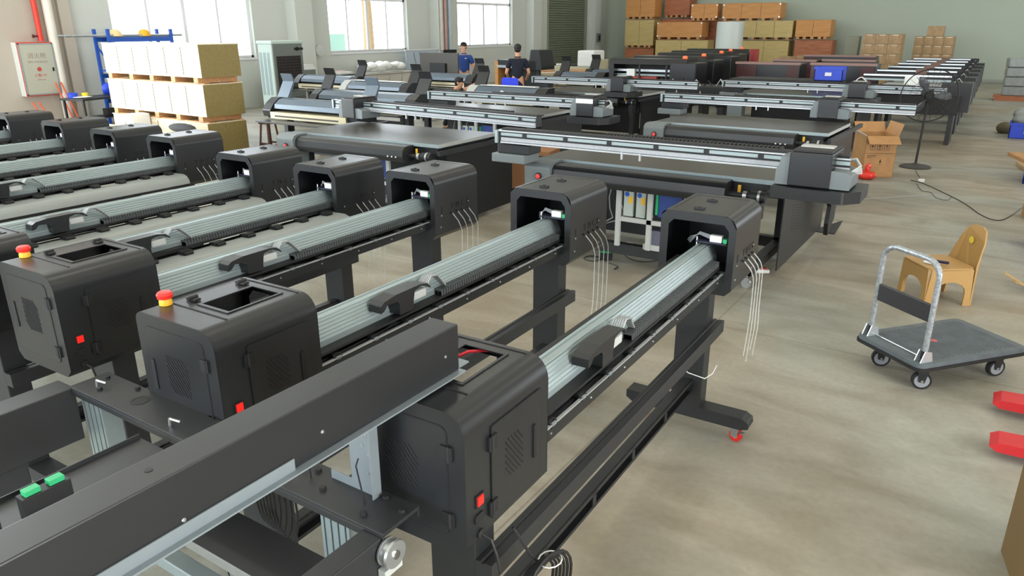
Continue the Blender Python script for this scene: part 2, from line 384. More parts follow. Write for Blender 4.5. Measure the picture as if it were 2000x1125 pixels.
def mouth_plate(t, ya, prof):
    f = MB(); yb = ya+.003; mx0, mx1, mz0, mz1 = -.335, -.035, 1.0, 1.232
    f.prism([(-.375, .905), (-.345, .875), (-.03, .875), (0, .905), (0, mz0), (-.375, mz0)], ya, yb)
    f.prism([(-.375, mz0), (mx0, mz0), (mx0, 1.205), (-.345, 1.2745), (-.375, 1.245)], ya, yb)
    f.prism([(mx1, mz0), (0, mz0), (0, 1.21), (-.0325, 1.266), (mx1, 1.2)], ya, yb)
    f.prism([(mx0, 1.205), (-.31, mz1), (-.06, mz1), (mx1, 1.2), (-.0325, 1.266), (-.065, 1.2745), (-.345, 1.2745)], ya, yb)
    f.build('face_plate', charcoal2, t)
def make_printer(label, name='roll_printer'):
    t = thing(name, label, 'printer')
    # near head cover
    b = MB(); prof = head_outline(); i0 = [i for i, p in enumerate(prof) if p[1] > 1.27]
    hx0, hx1, hy0, hy1 = -.235, -.105, .14, .335
    shell(b, prof, 0, hy0); shell(b, prof, hy1, .395)
    L = prof[:6] + [(hx0, 1.275)]; Rr = [(hx1, 1.275)] + prof[7:]
    shell(b, prof[:7] + [(hx0, 1.275)] if prof[6][0] < hx0 else L, hy0, hy1); shell(b, Rr, hy0, hy1)
    b.build('head_cover', charcoal, t)
    endp = MB().prism([(x, z) for x, z in prof], -.002, .001).build('end_panel', charcoal2, t, bevel=.002)
    mouth_plate(t, .393, prof)
    # lid frame on the top and its hinges
    lid = MB(); z = 1.2755
    lid.box(-.35, -.06, .095, .1, z, z+.0015).box(-.35, -.06, .375, .38, z, z+.0015).box(-.35, -.345, .1, .375, z, z+.0015)
    lid.build('lid_seam', black, t)
    lp = MB(); a, c2 = 1.2752, 1.2785
    lp.box(hx0-.012, hx0, hy0-.012, hy1+.012, a, c2).box(hx1, hx1+.008, hy0-.012, hy1+.012, a, c2).box(hx0, hx1, hy0-.012, hy0, a, c2).box(hx0, hx1, hy1, hy1+.012, a, c2)
    lp.build('lid_rim', charcoal2, t)
    for y in (.15, .34):
        h = MB(); h.box(-.315, -.27, y-.012, y+.012, 1.2765, 1.284); h.cyl((-.293, y-.016, 1.286), (-.293, y+.016, 1.286), .006, 8)
        h.build('hinge', black, t, bevel=.001)
    # doors with seams, vents, handle and hinges
    sd = MB(); ring_xz(sd, -.336, -.05, .925, 1.235, .022, .0025, -.0035, .002); sd.build('door_seam', black, t)
    dr = MB().prism(rrect(-.3335, -.0525, .9275, 1.2325, .02), -.0042, -.001).build('end_door', charcoal, t)
    v = MB(); vents(v, 'y', -.195, 1.09, .105, .125, 11); v.build('vent_slots', black, dr, loc=(0, -.0012, 0))
    MB().prism(rrect(-.325, -.308, 1.02, 1.125, .005), -.008, -.004).build('door_handle', black, dr)
    for zz in (1.165, .975):
        h = MB(); h.box(-.068, -.048, -.009, -.004, zz-.02, zz+.02); h.box(-.044, -.034, -.009, -.002, zz-.02, zz+.02); h.cyl((-.046, -.009, zz-.022), (-.046, -.009, zz+.022), .004, 8)
        h.build('hinge', black, t)
    q = MB(); vs = rrect(.105, .352, .925, 1.2, .008)
    sx = MB(); ring_xz(sx, .105, .352, .925, 1.2, .008, .0025, 0, .002)
    sx.v = [(-y+.0035, x, z) for x, y, z in sx.v]; sx.build('door_seam', black, t)
    dr = MB().prism(rrect(.1075, .3495, .9275, 1.1975, .006), .001, .0042, 'x').build('side_door', charcoal, t)
    v = MB(); vents(v, 'x', .212, 1.07, .085, .115, 9); v.build('vent_slots', black, dr, loc=(.0012, 0, 0))
    MB().prism(rrect(.305, .319, 1.0, 1.105, .005), .004, .009, 'x').build('door_handle', black, dr)
    for zz in (1.155, .965):
        h = MB(); h.box(.004, .009, .108, .125, zz-.02, zz+.02); h.box(.001, .009, .09, .1, zz-.02, zz+.02); h.cyl((.009, .104, zz-.022), (.009, .104, zz+.022), .004, 8)
        h.build('hinge', black, t)
    s = MB().box(0, .004, .035, .07, 1.0, 1.035).build('switch_housing', black, t)
    MB().box(.003, .007, .041, .064, 1.005, 1.03).build('rocker', switch_lit, s)
    MB().prism(rrect(.03, .07, .955, .98, .008), 0, .005, 'x').build('power_socket', black, t)
    MB().lathe([(.006, 0), (.014, .001), (.014, .006), (.01, .008)], (0, .055, .915), 'x', 14).build('cable_gland', black, t)
    MB().tube([(.004, .055, .915), (.03, .06, .905), (.045, .062, .86), (.05, .07, .80)], .004, 6).build('power_cable', cable_m, t)
    # far head cover with its open mouth
    y0, y1 = 2.2, 2.65
    b = MB(); shell(b, prof, y0, y1); b.build('head_cover', charcoal, t)
    MB().prism(prof, y1-.003, y1).build('end_panel', charcoal2, t)
    mouth_plate(t, y0-.003, prof)
    MB().box(-.37, -.005, y0+.01, y1-.01, .9, .905).build('inner_tray', black, t)
    lm = MB(); z = 1.2755
    lm.box(-.33, -.329, y0+.05, y1-.05, z, z+.001).box(-.33, -.06, y1-.05, y1-.049, z, z+.001); lm.build('lid_seam', black, t)
    for y in (y0+.09, y0+.29):
        h = MB(); h.box(-.24, -.19, y-.012, y+.012, 1.2755, 1.283); h.lathe([(.004, 0), (.012, .002), (.012, .01), (.008, .013)], (-.215, y, 1.275), 'z', 10)
        h.build('hinge', black, t)
    for k, ch in enumerate('CYMCK'[1:]):
        text_obj(ch, .05, black, t, (.0012, y0+.17+.055*k, 1.06-.0*k), (R(90), 0, R(90)), 'colour_letter')
    MB().box(0, .002, y0+.06, y0+.07, 1.035, 1.075).build('slot', black, t)
    for k in range(4):
        yy = y0+.16+.058*k; zt = 1.02
        n = MB().lathe([(.005, 0), (.007, .004), (.004, .012)], (0, yy, zt), 'x', 10).build('hose_fitting', black, t)
        pts = [(.008, yy, zt)]+[(.008+.05*math.sin(a), yy+.01*i, zt-.012-.10*(1-math.cos(a))) for i, a in enumerate([.5, .9, 1.3, 1.6])]
        pts += [(.062, yy+.02, zt-.3), (.055+.006*k, yy+.03-.012*k, .62), (.05+.004*k, yy+.02-.01*k, .50-.05*(k % 2))]
        MB().tube(pts, .0028, 6).build('ink_hose', tube_m, t)
    for (yy, zz) in ((y0+.06, 1.02), (y0+.34, 1.06), (y0+.05, .95), (y0+.35, .93)): MB().lathe([(.005, 0), (.004, .003)], (0.001, yy, zz), 'x', 8).build('screw', steel, t)
    # electronics on the beam inside the mouth
    bd = MB().box(-.20, -.05, y0+.02, y0+.12, 1.125, 1.131).build('circuit_board', mat('dark_board', (26, 28, 52), .4), t)
    MB().box(-.135, -.075, y0+.03, y0+.06, 1.131, 1.165).build('connector', white_p, bd, bevel=.003)
    MB().box(-.07, -.05, y0+.03, y0+.06, 1.131, 1.152).build('terminal', green_p, bd, bevel=.002)
    MB().cyl((-.197, y0+.03, 1.09), (-.197, y0+.03, 1.15), .003, 6).build('standoff', white_p, bd)
    for k in range(4): MB().tube([(-.13, y0+.05, 1.14+.006*k), (-.2, y0+.08, 1.15+.004*k), (-.26, y0+.12, 1.12-.01*k), (-.3, y0+.2, 1.08)], .003, 5).build('wire', grey_cable, bd)
    # beam
    pf = [(-.195, 1.0), (-.195, 1.112), (-.186, 1.114), (-.183, 1.107), (-.176, 1.107), (-.173, 1.112), (-.150, 1.112), (-.147, 1.105), (-.143, 1.105), (-.140, 1.110)]
    for k in range(5):
        x = -.140+.0055*k; z = 1.110-.0125*k; pf += [(x+.0035, z-.008), (x+.002, z-.0115), (x+.0045, z-.0125)]
    pf += [(-.111, 1.04), (-.111, 1.0)]
    MB().prism(pf, .39, 2.3).build('beam', alu, t, bevel=.001)
    MB().box(-.285, -.196, .38, 2.21, .965, 1.05).build('rear_channel', black, t, bevel=.004)
    MB().box(-.2, -.052, .39, 2.205, .950, .958).build('base_plate', frame_blk, t)
    MB().box(-.112, -.066, .39, 2.205, 1.008, 1.018).build('chain_shelf', black, t)
    ch = MB(); y = 1.16
    while y < 2.2:
        ch.box(-.110, -.070, y, y+.0085, 1.018, 1.046); y += .017
    ch.box(-.106, -.074, 1.16, 2.2, 1.018, 1.036); ch.build('cable_chain', mat('chain_grey', (72, 76, 78), .5), t)
    # carriage cover with rounded nose, and hoses that arch into the chain
    cp = [(.76, 1.07), (.765, 1.10), (.785, 1.112), (.85, 1.121), (1.0, 1.121), (1.045, 1.113), (1.07, 1.09), (1.065, 1.087), (1.04, 1.106), (1.0, 1.112), (.965, 1.104), (.955, 1.06), (.955, 1.03), (.87, 1.03), (.87, 1.075), (.86, 1.09), (.80, 1.095), (.78, 1.075)]
    car = MB().prism(cp, -.118, -.055, 'x').build('carriage', charcoal2, t, bevel=.004)
    MB().box(-.11, -.062, .965, 1.05, 1.055, 1.092).build('carriage_block', lightgrey, car, bevel=.008)
    hs = MB()
    for k in range(6):
        x = -.118+.009*k; hs.tube([(x, 1.06, 1.09), (x+.003, 1.09, 1.118+.002*k), (x+.005, 1.13, 1.122), (x*.7-.03, 1.17, 1.09), (x*.5-.05, 1.21, 1.05)], .0035, 6)
    hs.build('hose_bundle', grey_cable, car)
    # pinch rollers along the feed
    for k in range(9):
        y = .52+.2*k
        h = MB(); h.box(-.082, -.056, y-.016, y+.016, .985, 1.0); h.prism([(-.06, .998), (-.05, .995), (-.044, .985), (-.044, .978), (-.06, .978)], y-.02, y-.013); h.prism([(-.06, .998), (-.05, .995), (-.044, .985), (-.044, .978), (-.06, .978)], y+.013, y+.02)
        hh = h.build('pinch_arm', black, t)
        MB().cyl((-.05, y-.012, .986), (-.05, y+.012, .986), .007, 12).build('pinch_roller', grey_p, hh)
    # front rail with bright lip and screws
    MB().box(-.052, -.046, .40, 2.2, .942, .985).build('front_rail', charcoal2, t)
    MB().box(-.055, -.0445, .40, 2.2, .985, .990).build('rail_lip', alu_b, t)
    for k in range(7): MB().lathe([(.004, 0), (.003, .003)], (-.046, .5+.27*k, .963), 'x', 8).build('screw', steel, t)
    wr = MB(); rnd = random.Random(3)
    for k in range(9):
        x = -.102+.0045*k; pts = []
        for j in range(12): pts.append((x+rnd.uniform(-.008, .006), .42+j*(.155), .964+rnd.uniform(0, .016)))
        wr.tube(pts, .0028, 5)
    wr.build('wire_bundle', mat('dark_grey_wires', (70, 73, 78), .5), t)
    # stand
    for y, nm in ((.27, 'near'), (2.37, 'far')):
        MB().box(-.30, -.135, y-.05, y+.05, .16, .955).build('leg', frame_blk, t, bevel=.004)
        MB().prism([(-.52, .095), (-.56, .12), (-.56, .165), (.09, .165), (.125, .145), (.13, .11), (.085, .095)], y-.05, y+.05).build('foot', frame_blk, t, bevel=.005)
        for x, tu in ((-.47, .4), (.06, -.3)): caster(t, x, y, turn=tu, wheel=red_p if nm == 'far' else black, locked=True)
    cb = MB().prism([(-.135, .59), (-.135, .655), (-.118, .655), (-.115, .650), (-.109, .650), (-.106, .655), (-.078, .655), (-.078, .59)], .22, 2.43)
    cb.build('crossbar', frame_blk, t, bevel=.002)
    lad = MB(); lad.box(-.235, -.185, .32, 2.33, .322, .328).box(-.19, -.185, .32, 2.33, .305, .328).box(-.19, -.185, .32, 2.33, .245, .257).box(-.235, -.185, .32, 2.33, .242, .247)
    for k in range(6): y = .32+.4*k; lad.box(-.19, -.185, y, y+.028, .25, .32)
    lad.box(-.235, -.232, .32, 2.33, .247, .322)
    lad.build('lower_tray', frame_blk, t)
    return t
def add_estop(t):
    e = MB().lathe([(.02, 0), (.02, .012), (.017, .02)], (-.333, .079, 1.276), 'z', 20).build('emergency_stop', yellow_p, t)
    MB().lathe([(.012, .018), (.023, .022), (.025, .034), (.02, .042), (.0005, .043)], (-.333, .079, 1.276), 'z', 20).build('push_button', red_p, e)
PR = R(1.15); G9 = 'large roll printers standing side by side'
p2 = make_printer('charcoal roll printer, its near cover with red stop button just behind the loose dark beam')
add_estop(p2); p2['group'] = G9; p2.location = (-1.785, 1.155, 0); p2.rotation_euler = (0, 0, PR)
p1 = dup(p2, (-.915, 1.19, 0), PR, 'nearest charcoal roll printer, floor showing through its open lid', skip=('emergency_stop',))
p1.scale = (1, 1, .985)
p3 = dup(p2, (-2.72, 1.17, 0), PR, 'charcoal roll printer with a stop button, cut off by the left edge of the photo')
p3['label'] = 'charcoal roll printer, near cover with stop button touching the left edge'
# the machines further left carry a grey feed platen in front
p4 = dup(p2, (-3.40, 1.03, 0), PR, 'charcoal roll printer with grey platen, top of its near cover at left edge')
b = MB(); pf = [(-.043, .975), (-.04, .992), (.06, .992), (.095, .98), (.118, .955), (.128, .925), (.122, .92), (.11, .948), (.09, .97), (.058, .982), (-.035, .982)]
b.prism(pf, .40, 2.2, 'y', True); b.build('platen', platen, p4)
MB().box(.12, .13, .4, 2.2, .905, .92).build('platen_edge', black, p4)
for k in range(9):
    y = .52+.2*k; MB().box(-.045, -.005, y-.03, y+.03, .993, 1.012).cyl((.0, y-.025, 1.0), (.0, y+.025, 1.0), .009, 10).build('clamp', black, p4)
lab = ['charcoal roll printer with grey platen, its far cover fifth from the right',
       'charcoal roll printer with grey platen, its far cover sixth from the right',
       'charcoal roll printer with grey platen, its far cover seventh from the right',
       'charcoal roll printer with grey platen, its far cover second from the left edge',
       'charcoal roll printer with grey platen, furthest left, below the hydrant cabinet']
wr_ = MB().tube([(-.12, .37, 1.262), (-.17, .36, 1.266), (-.22, .33, 1.262), (-.245, .30, 1.25)], .005, 6).build('red_wire', mat('red_wire', (196, 30, 44), .4), p1)
for (x, y), l in zip(((-4.225, 1.05), (-5.485, 1.30), (-6.33, 1.29), (-7.33, 1.36), (-8.43, 1.38)), lab): dup(p4, (x, y, 0), PR, l)
# ------------------------------------------------------------------ loose chassis in the foreground
ch = thing('printer_chassis', 'half-built dark steel printer chassis with silver upright and caster, nearest the camera', 'machine frame', (-1.0, 1.0, 0))
def L(x, y, z=0): return (x+1.0, y-1.0, z)           # world -> chassis
pl = MB().box(-1.41, -.03, .02, .15, .985, .995).box(-1.41, -.03, .02, .026, .965, .985).box(-1.41, -.03, .145, .15, .965, .985).build('cross_plate', frame_blk, ch, bevel=.001)
for (x, y) in ((-1.36, .12), (-1.3, .06), (-.35, .12), (-.28, .07), (-.12, .05), (-.12, .13), (-.05, .11), (-1.2, .13)):
    MB().lathe([(.009, 0), (.009, .009), (.004, .0095)], (x, y, .995), 'z', 6).build('bolt', black, pl)
for (x, y, rx) in ((-1.33, .07, .4), (-.9, .05, .2), (-.42, .1, .5)):
    MB().cyl((x, y, .995), (x+.004, y, 1.02), .005, 8).cyl((x+.004, y, 1.018), (x+.035, y+.012, 1.012), .004, 8).build('clamp_screw', steel, pl)
MB().lathe([(.03, 0), (.03, .0012), (.022, .0014), (.022, .0004)], (-.62, .09, .995), 'z', 24).build('cable_port', black, pl)
MB().lathe([(.03, 0), (.03, .0012), (.022, .0014), (.022, .0004)], (-1.12, .09, .995), 'z', 24).build('cable_port', black, pl)
# side beams running towards the camera
MB().box(-.095, -.035, -1.35, .02, .86, .985).build('side_beam', frame_blk, ch, bevel=.003)
MB().box(-1.50, -1.40, -1.5, .03, .80, .99).build('side_beam', frame_blk, ch, bevel=.003)
# aluminium uprights under the plate
def extr(x, y, z0, z1, w=.10, d=.05):
    b = MB(); pr = []
    n = 4
    for k in range(n):
        a = x-w/2+w*k/n; c = w/n
        pr += [(a, y-d/2), (a+c*.38, y-d/2), (a+c*.38, y-d/2+.008), (a+c*.62, y-d/2+.008), (a+c*.62, y-d/2)]
    pr += [(x+w/2, y-d/2), (x+w/2, y+d/2), (x-w/2, y+d/2)]
    return b.prism(pr, z0, z1, 'z')
extr(-1.345, .075, .56, .985, .12, .06).build('upright', alu, ch)
extr(-.22, .07, .5, .985, .1, .05).build('upright', alu, ch)
# floor-standing legs of the chassis
for x in (-1.45, -.07): 
    MB().box(x-.04, x+.04, -.25, -.15, .09, .80).build('leg', frame_blk, ch, bevel=.003); caster(ch, x, -.2)
    MB().box(x-.04, x+.04, -1.35, -1.25, .09, .80).build('leg', frame_blk, ch, bevel=.003); caster(ch, x, -1.3)
MB().box(-.72, -.095, -.10, .05, .79, .80).build('lower_plate', frame_blk, ch, bevel=.001)
MB().box(-.72, -.095, -.105, -.10, .775, .80).build('plate_lip', steel, ch)
MB().box(-1.40, -.10, -.09, -.04, .61, .65).build('support_rail', alu, ch, bevel=.003)
# idler pulley on the right end
pu = MB().lathe([(.012, 0), (.034, 0), (.036, .006), (.03, .008), (.03, .022), (.036, .024), (.034, .03), (.012, .03)], (0, 0, 0), 'x', 28).build('pulley', steel, ch, loc=(-.032, .03, .945))
MB().lathe([(.011, -.004), (.024, 0), (.011, .034)], (0, 0, 0), 'x', 20).build('bearing', chrome, pu)
MB().box(-.001, .02, -.03, .03, -.055, -.035).build('bracket', lightgrey, pu)
# upright sheet-metal bracket with holes
br = MB(); hp = [(-.225, .99), (-.142, .99), (-.142, 1.258), (-.225, 1.258)]
br.prism(hp, .12, .123, 'y').prism([(-.142, .98), (-.139, .98), (-.139, 1.258), (-.142, 1.258)], .105, .135, 'y').prism([(-.30, .99), (-.225, .99), (-.225, 1.02), (-.30, 1.02)], .12, .123, 'y')
bk = br.build('bracket', galv, ch)
for (x, z) in ((-.21, 1.19), (-.18, 1.20), (-.175, 1.17), (-.165, 1.165), (-.205, 1.14), (-.16, 1.11), (-.205, 1.07), (-.165, 1.055), (-.18, 1.13)): MB().lathe([(.0045, 0), (.0045, .001)], (x, .119, z), 'y', 10).build('rivet', steel, bk)
MB().tube([(-.345, .09, .99), (-.35, .09, 1.06), (-.335, .1, 1.12), (-.30, .11, 1.17)], .0022, 5).build('cable_tie', black, ch)
MB().tube([(-.155, .09, .99), (-.165, .09, 1.04), (-.175, .09, 1.09), (-.17, .095, 1.11)], .0022, 5).build('cable_tie', black, ch)
# hanging coil
cc = MB()
for k in range(6):
    cc.tube([(-.62+.02*k+.05*math.sin(a)*(.6+.08*k), .13, .90-.09+.09*math.cos(a)*(1+.05*k)) for a in [2*PI*i/20 for i in range(20)]], .0035, 6, closed=True)
cc.build('cable_coil', cable_m, ch)
# long folded cover lying across on top
cv = thing('beam_cover', 'long dark folded metal beam with white lower lip crossing the left foreground', 'beam', (-1.10, .40, 1.266))
MB().box(-.045, .04, -.9, .965, .004, .13).build('box_section', charcoal2, cv, bevel=.003)
lp = MB(); lp.box(.0, .058, -.9, .97, 0, .004).box(.041, .044, -.9, .42, .004, .03).box(-.03, .03, .9, 1.02, -.001, .003).build('lip', galv, cv)
for (y, z) in ((.91, .06), (.50, .05), (.18, .035)): MB().lathe([(.0045, 0), (.003, .002)], (.0405, y, z), 'x', 8).build('screw', steel, cv)
MB().lathe([(.007, 0), (.007, .0006)], (-.005, .16, .1302), 'z', 14).build('hole', black, cv)
# drivers with green terminals on a side shelf
sh = tag(MB().box(-.10, .10, -.6, .42, -.005, 0).box(-.10, -.096, -.6, .42, 0, .012).build('driver_shelf', frame_blk, loc=(-1.83, .55, .985)), 'narrow dark steel shelf carrying two black driver boxes, left foreground', 'shelf')
for (y, lb) in ((.655, 'black driver box with two green terminal strips, on the dark shelf'), (.49, 'black driver box cut off by the left edge of the photo')):
    d = thing('motor_driver', lb, 'electronics', (-1.80, y, .985), 0, 'driver boxes on the shelf')
    MB().box(-.018, .018, -.056, .056, 0, .062).build('housing', black, d, bevel=.001)
    for k in (-1, 1):
        MB().box(-.012, .012, k*.028-.018, k*.028+.018, .062, .076).build('green_terminal', green_p, d, bevel=.001)

# ------------------------------------------------------------------ flatbed printers
def gantry_parts(t, x0, x1, gy, zb, cx, cw, tray=True, rot=0.0, pivot=(0, 0), left_block=True, label_white=False, arc=False, parts=True):
    """the cross beam with its rails (x0..x1), and the print carriage centred at cx"""
    g = bpy.data.objects.new('gantry', None); COL.objects.link(g); g.parent = t; g.location = (pivot[0], gy, 0); g.rotation_euler = (0, 0, rot)
    body = MB().box(x0+.02, x1-.02, .012, .15, zb, zb+.105).build('beam', charcoal2, g, bevel=.003)
    MB().box(x0, x1, 0, .03, zb+.105, zb+.113).build('upper_rail', alu_b, g)
    MB().box(x0+.05, x1, .004, .02, zb+.068, zb+.094).build('rail_face', alu, g)
    MB().box(x0+.03, x1, .006, .02, zb+.055, zb+.066).build('belt', black, g)
    MB().box(x0+.05, x1, .002, .02, zb+.020, zb+.052).build('ruler_strip', mat('ruler_strip', (160, 164, 170), .5, var=.25, scale=50), g)
    MB().box(x0+.05, x1, -.008, .02, zb+.004, zb+.016).build('lower_rail', alu_b, g)
    MB().box(x0+.02, x1-.02, .06, .15, zb+.105, zb+.125).build('rear_cover', black, g)
    n = 7
    for k in range(n):
        x = x0+.3+(x1-x0-.5)*k/(n-1)
        MB().box(x-.02, x+.02, -.004, .01, zb+.068, zb+.094).build('rail_clamp', black, g)
    MB().box(x0+.1, x1-.15, .14, .36, zb+.085, zb+.095).build('cable_tray', black, g)
    ct = MB(); x = x0+1.0
    while x < x1-.5: ct.box(x, x+.02, .18, .25, zb+.095, zb+.13); x += .032
    ct.build('cable_chain', black, g)
    MB().box(x0-.01, x0+.02, -.01, .13, zb, zb+.113).build('end_cap', alu, g)
    for dx in (.0, .16):
        xm = x0+(x1-x0)*.42+dx
        MB().box(xm-.006, xm+.006, -.018, 0, zb-.04, zb+.02).build('rail_stop', alu_b, g)
    if left_block:
        MB().box(x0, x0+.34, .02, .22, zb-.09, zb-.01).build('gantry_foot', charcoal2, g, bevel=.006)
        MB().box(x0-.04, x0+.31, -.02, .24, zb-.17, zb-.092).build('gantry_foot', grey_p, g, bevel=.008)
    # carriage: dark front, grey shoulders, open top with parts
    c = bpy.data.objects.new('carriage', None); COL.objects.link(c); c.parent = t; c.location = (cx, gy, zb-.08) if rot == 0 else (pivot[0]+(cx)*math.cos(rot), gy+cx*math.sin(rot), zb-.08); c.rotation_euler = (0, 0, rot)
    w = cw/2
    MB().box(-w, w, -.16, .24, .0, .235).build('cover', charcoal, c, bevel=.008)
    MB().prism([(-w-.09, 0), (-w, 0), (-w, .2), (-w-.06, .2), (-w-.075, .12), (-w-.09, .11)], -.14, .2).build('side_cover', grey_p, c, bevel=.005)
    MB().prism([(w, 0), (w+.13, 0), (w+.135, .1), (w+.09, .12), (w, .125)], -.14, .16).build('side_cover', grey_p, c, bevel=.01, seg=3)
    MB().box(-w+.01, w-.01, -.13, .22, .235, .252).build('top_lid', black, c, bevel=.004)
    MB().box(-w+.03, w-.03, .02, .12, .252, .262).build('top_board', mat('pale_parts', (170, 172, 168), .5, var=.5, scale=120), c)
    if label_white: MB().box(-w, w, -.1625, -.16, .16, .215).build('sticker', white_p, c)
    if arc: MB().tube([(-.1+.2*i/10, .1, .23+.09*math.sin(PI*i/10)) for i in range(11)], .008, 6).build('hose_arch', white_p, c)
    hb = MB()
    for k in range(4): hb.tube([(w+.02, .1, .16+.012*k), (w+.12, .06+.02*k, .19-.01*k), (w+.16, .02+.02*k, .15-.02*k), (w+.1, 0, .1)], .008, 6)
    hb.build('hose_loop', lightgrey, c)
    if tray:
        MB().prism([(-w-.1, -.2), (w+.1, -.2), (w+.2, -.08), (w+.2, .24), (-w-.1, .24)], -.09, -.008, 'z').build('service_tray', charcoal2, c, bevel=.012, seg=3)
        MB().lathe([(.012, 0), (.008, .004)], (-.0, -.202, -.05), 'y', 12).build('tray_knob', black, c)
    return g
def flatbed(label, loc, rz, x0, x1, gy, zb, cx, cw=.28, w=2.15, d=1.15, zt=.95, rot=0.0, psu=True, cover=True, tray_side=False, **kw):
    t = thing('flatbed_printer', label, 'printer', loc, rz, 'flatbed printers in the hall')
    MB().box(0, w, 0, d, zt-.03, zt).build('print_bed', tabletop, t, bevel=.003)
    MB().box(-.005, w+.005, -.006, 0, zt-.035, zt+.001).build('bed_edge', alu, t)
    MB().box(w, w+.006, 0, d, zt-.035, zt+.001).build('bed_edge', lightgrey, t)
    MB().box(.06, w-.06, .06, d-.06, zt-.12, zt-.03).build('bed_support', frame_blk, t)
    if cover:
        pf = [(-.02, zt-.02), (-.13, zt-.02), (-.17, zt-.03), (-.2, zt-.06), (-.21, zt-.12), (-.2, zt-.155), (-.18, zt-.185), (-.02, zt-.185)]
        fc = MB().prism(pf, .24, w-.32, 'x', True).build('front_cover', charcoal2, t)
        for k in range(3): MB().lathe([(.009, 0), (.007, -.006), (.001, -.007)], (w-.52+.055*k, -.209, zt-.13), 'y', 12).build('indicator', white_p, fc)
        eb = MB().prism([(-.02, .28), (-.22, .30), (-.24, zt-.05), (-.21, zt-.015), (-.16, zt), (-.02, zt)], -.03, .24, 'x').build('end_block', grey_p, t, bevel=.015, seg=3)
        es = MB().lathe([(.034, 0), (.034, -.006), (.026, -.008)], (.12, -.241, zt-.13), 'y', 20).build('emergency_stop', black, t)
        MB().lathe([(.022, -.006), (.022, -.02), (.001, -.022)], (.12, -.24, zt-.13), 'y', 20).build('push_button', mat('soft_red_button', (222, 70, 70), .4), es)
        m_ = MB(); m_.cyl((w-.32, -.1, zt-.12), (w-.14, -.1, zt-.12), .02, 14).cyl((w-.14, -.1, zt-.12), (w-.02, -.1, zt-.12), .045, 16).box(w-.12, w-.04, -.16, -.05, zt-.3, zt-.16)
        mo = m_.build('drive_motor', black, t)
        MB().cyl((w-.2, -.1, zt-.12), (w-.17, -.1, zt-.12), .034, 14).build('coupling', steel, mo); MB().cyl((w-.08, -.1, zt-.12), (w-.06, -.1, zt-.12), .05, 16).build('coupling', steel, mo)
        MB().box(w-.26, w-.235, -.06, -.055, zt-.13, zt-.05).build('warning_tag', yellow_p, mo)
    # base
    for (x, y) in ((.15, .08), (w-.15, .08), (.15, d-.08), (w-.15, d-.08)):
        MB().box(x-.04, x+.04, y-.04, y+.04, .12, zt-.12).build('leg', frame_blk, t)
        caster(t, x, y, .04, steel)
    bs = MB().box(.1, w-.1, .04, .12, .12, .22).build('base_rail', frame_blk, t, bevel=.004)
    MB().box(.1, w-.1, d-.12, d-.04, .12, .22).build('base_rail', frame_blk, t)
    for x in (.15, w-.15): MB().box(x-.04, x+.04, .12, d-.12, .12, .2).build('base_rail', frame_blk, t)
    MB().box(.2, w-.2, .5, .51, .2, zt-.14).build('back_panel', black, t)
    MB().box(w-.02, w-.01, .15 if not tray_side else .5, d+(.35 if not tray_side else 1.15), .06, zt-.1).build('side_panel', charcoal2 if not kw.get('dark_side') else black, t)
    MB().box(w+.01, w+.05, -.05, d+.6, zt-.11, zt-.06).build('side_rail', frame_blk, t)
    MB().box(-.05, -.01, -.05, d+.6, zt-.11, zt-.06).build('side_rail', frame_blk, t)
    if tray_side:
        MB().prism([(1.0, zt-.1), (1.3, zt-.1), (2.0, .42), (2.0, .25), (1.75, .12), (1.70, .25), (1.75, .42)], w+.12, w+.16, 'x').build('support_arm', black, t, bevel=.006)
        MB().prism([(w-.1, 2.3), (w+.14, 2.3), (w+.1, 2.95)], .0, .012, 'z').build('floor_plate', frame_blk, t)
        for k in range(10): MB().bar((w-.009, .85, .36+.025*k), (w-.009, 1.2, .30+.025*k), .003, .006).build('vent_slot', black, t)
    MB().box(0, w, d+.0, d+.05, zt-.12, zt-.05).build('rear_beam', frame_blk, t)
    if psu:
        for x in (.83, 1.13, 1.46): MB().box(x-.022, x+.022, -.03, .0, .22, zt-.12).build('grey_post', lightgrey, t)
        MB().box(.85, 1.5, -.03, -.005, .455, .495).build('grey_post', lightgrey, t)
        for x in (.915, 1.035):
            ps = MB().box(x-.045, x+.045, .0, .05, .50, .74).build('power_supply', mat('psu_casing', (176, 186, 180), .4, metal=.2), t, bevel=.002)
            MB().box(x+.002, x+.04, -.002, 0, .62, .68).build('yellow_label', yellow_p, ps)
            MB().lathe([(.022, 0), (.022, -.002)], (x-.015, 0, .70), 'y', 16).build('emblem', blue_pt, ps)
        MB().box(1.19, 1.40, .03, .045, .52, .76).build('circuit_board', pcb_blue, t)
        MB().box(1.165, 1.185, .02, .05, .54, .74).build('terminal_strip', green_p, t)
        tr = MB().box(1.10, 1.28, .0, .12, .27, .40).build('transformer', mat('transformer', (90, 92, 108), .5, var=.3, scale=50), t)
        MB().box(1.08, 1.30, -.01, .14, .22, .27).build('transformer_plate', lightgrey, tr)
        lt = text_obj('KA', .045, lightgrey, t, (.93, .498, .40), (R(90), 0, 0), 'stencil'); text_obj('VW', .045, lightgrey, t, (.93, .498, .34), (R(90), 0, 0), 'stencil')
        for k in range(5):
            wv = MB().tube([(.5+.06*k, .3, .75), (.52+.05*k, .22, .6), (.5+.07*k, .2, .5), (.55+.05*k, .25, .4), (.5, .3, .3)], .006, 5).build('wire', cable_m if k % 2 else lightgrey, t)
    gantry_parts(t, x0, x1, gy, zb, cx, cw, rot=rot, **{k: v for k, v in kw.items() if k in ('tray', 'pivot', 'left_block', 'label_white', 'arc')})
    return t
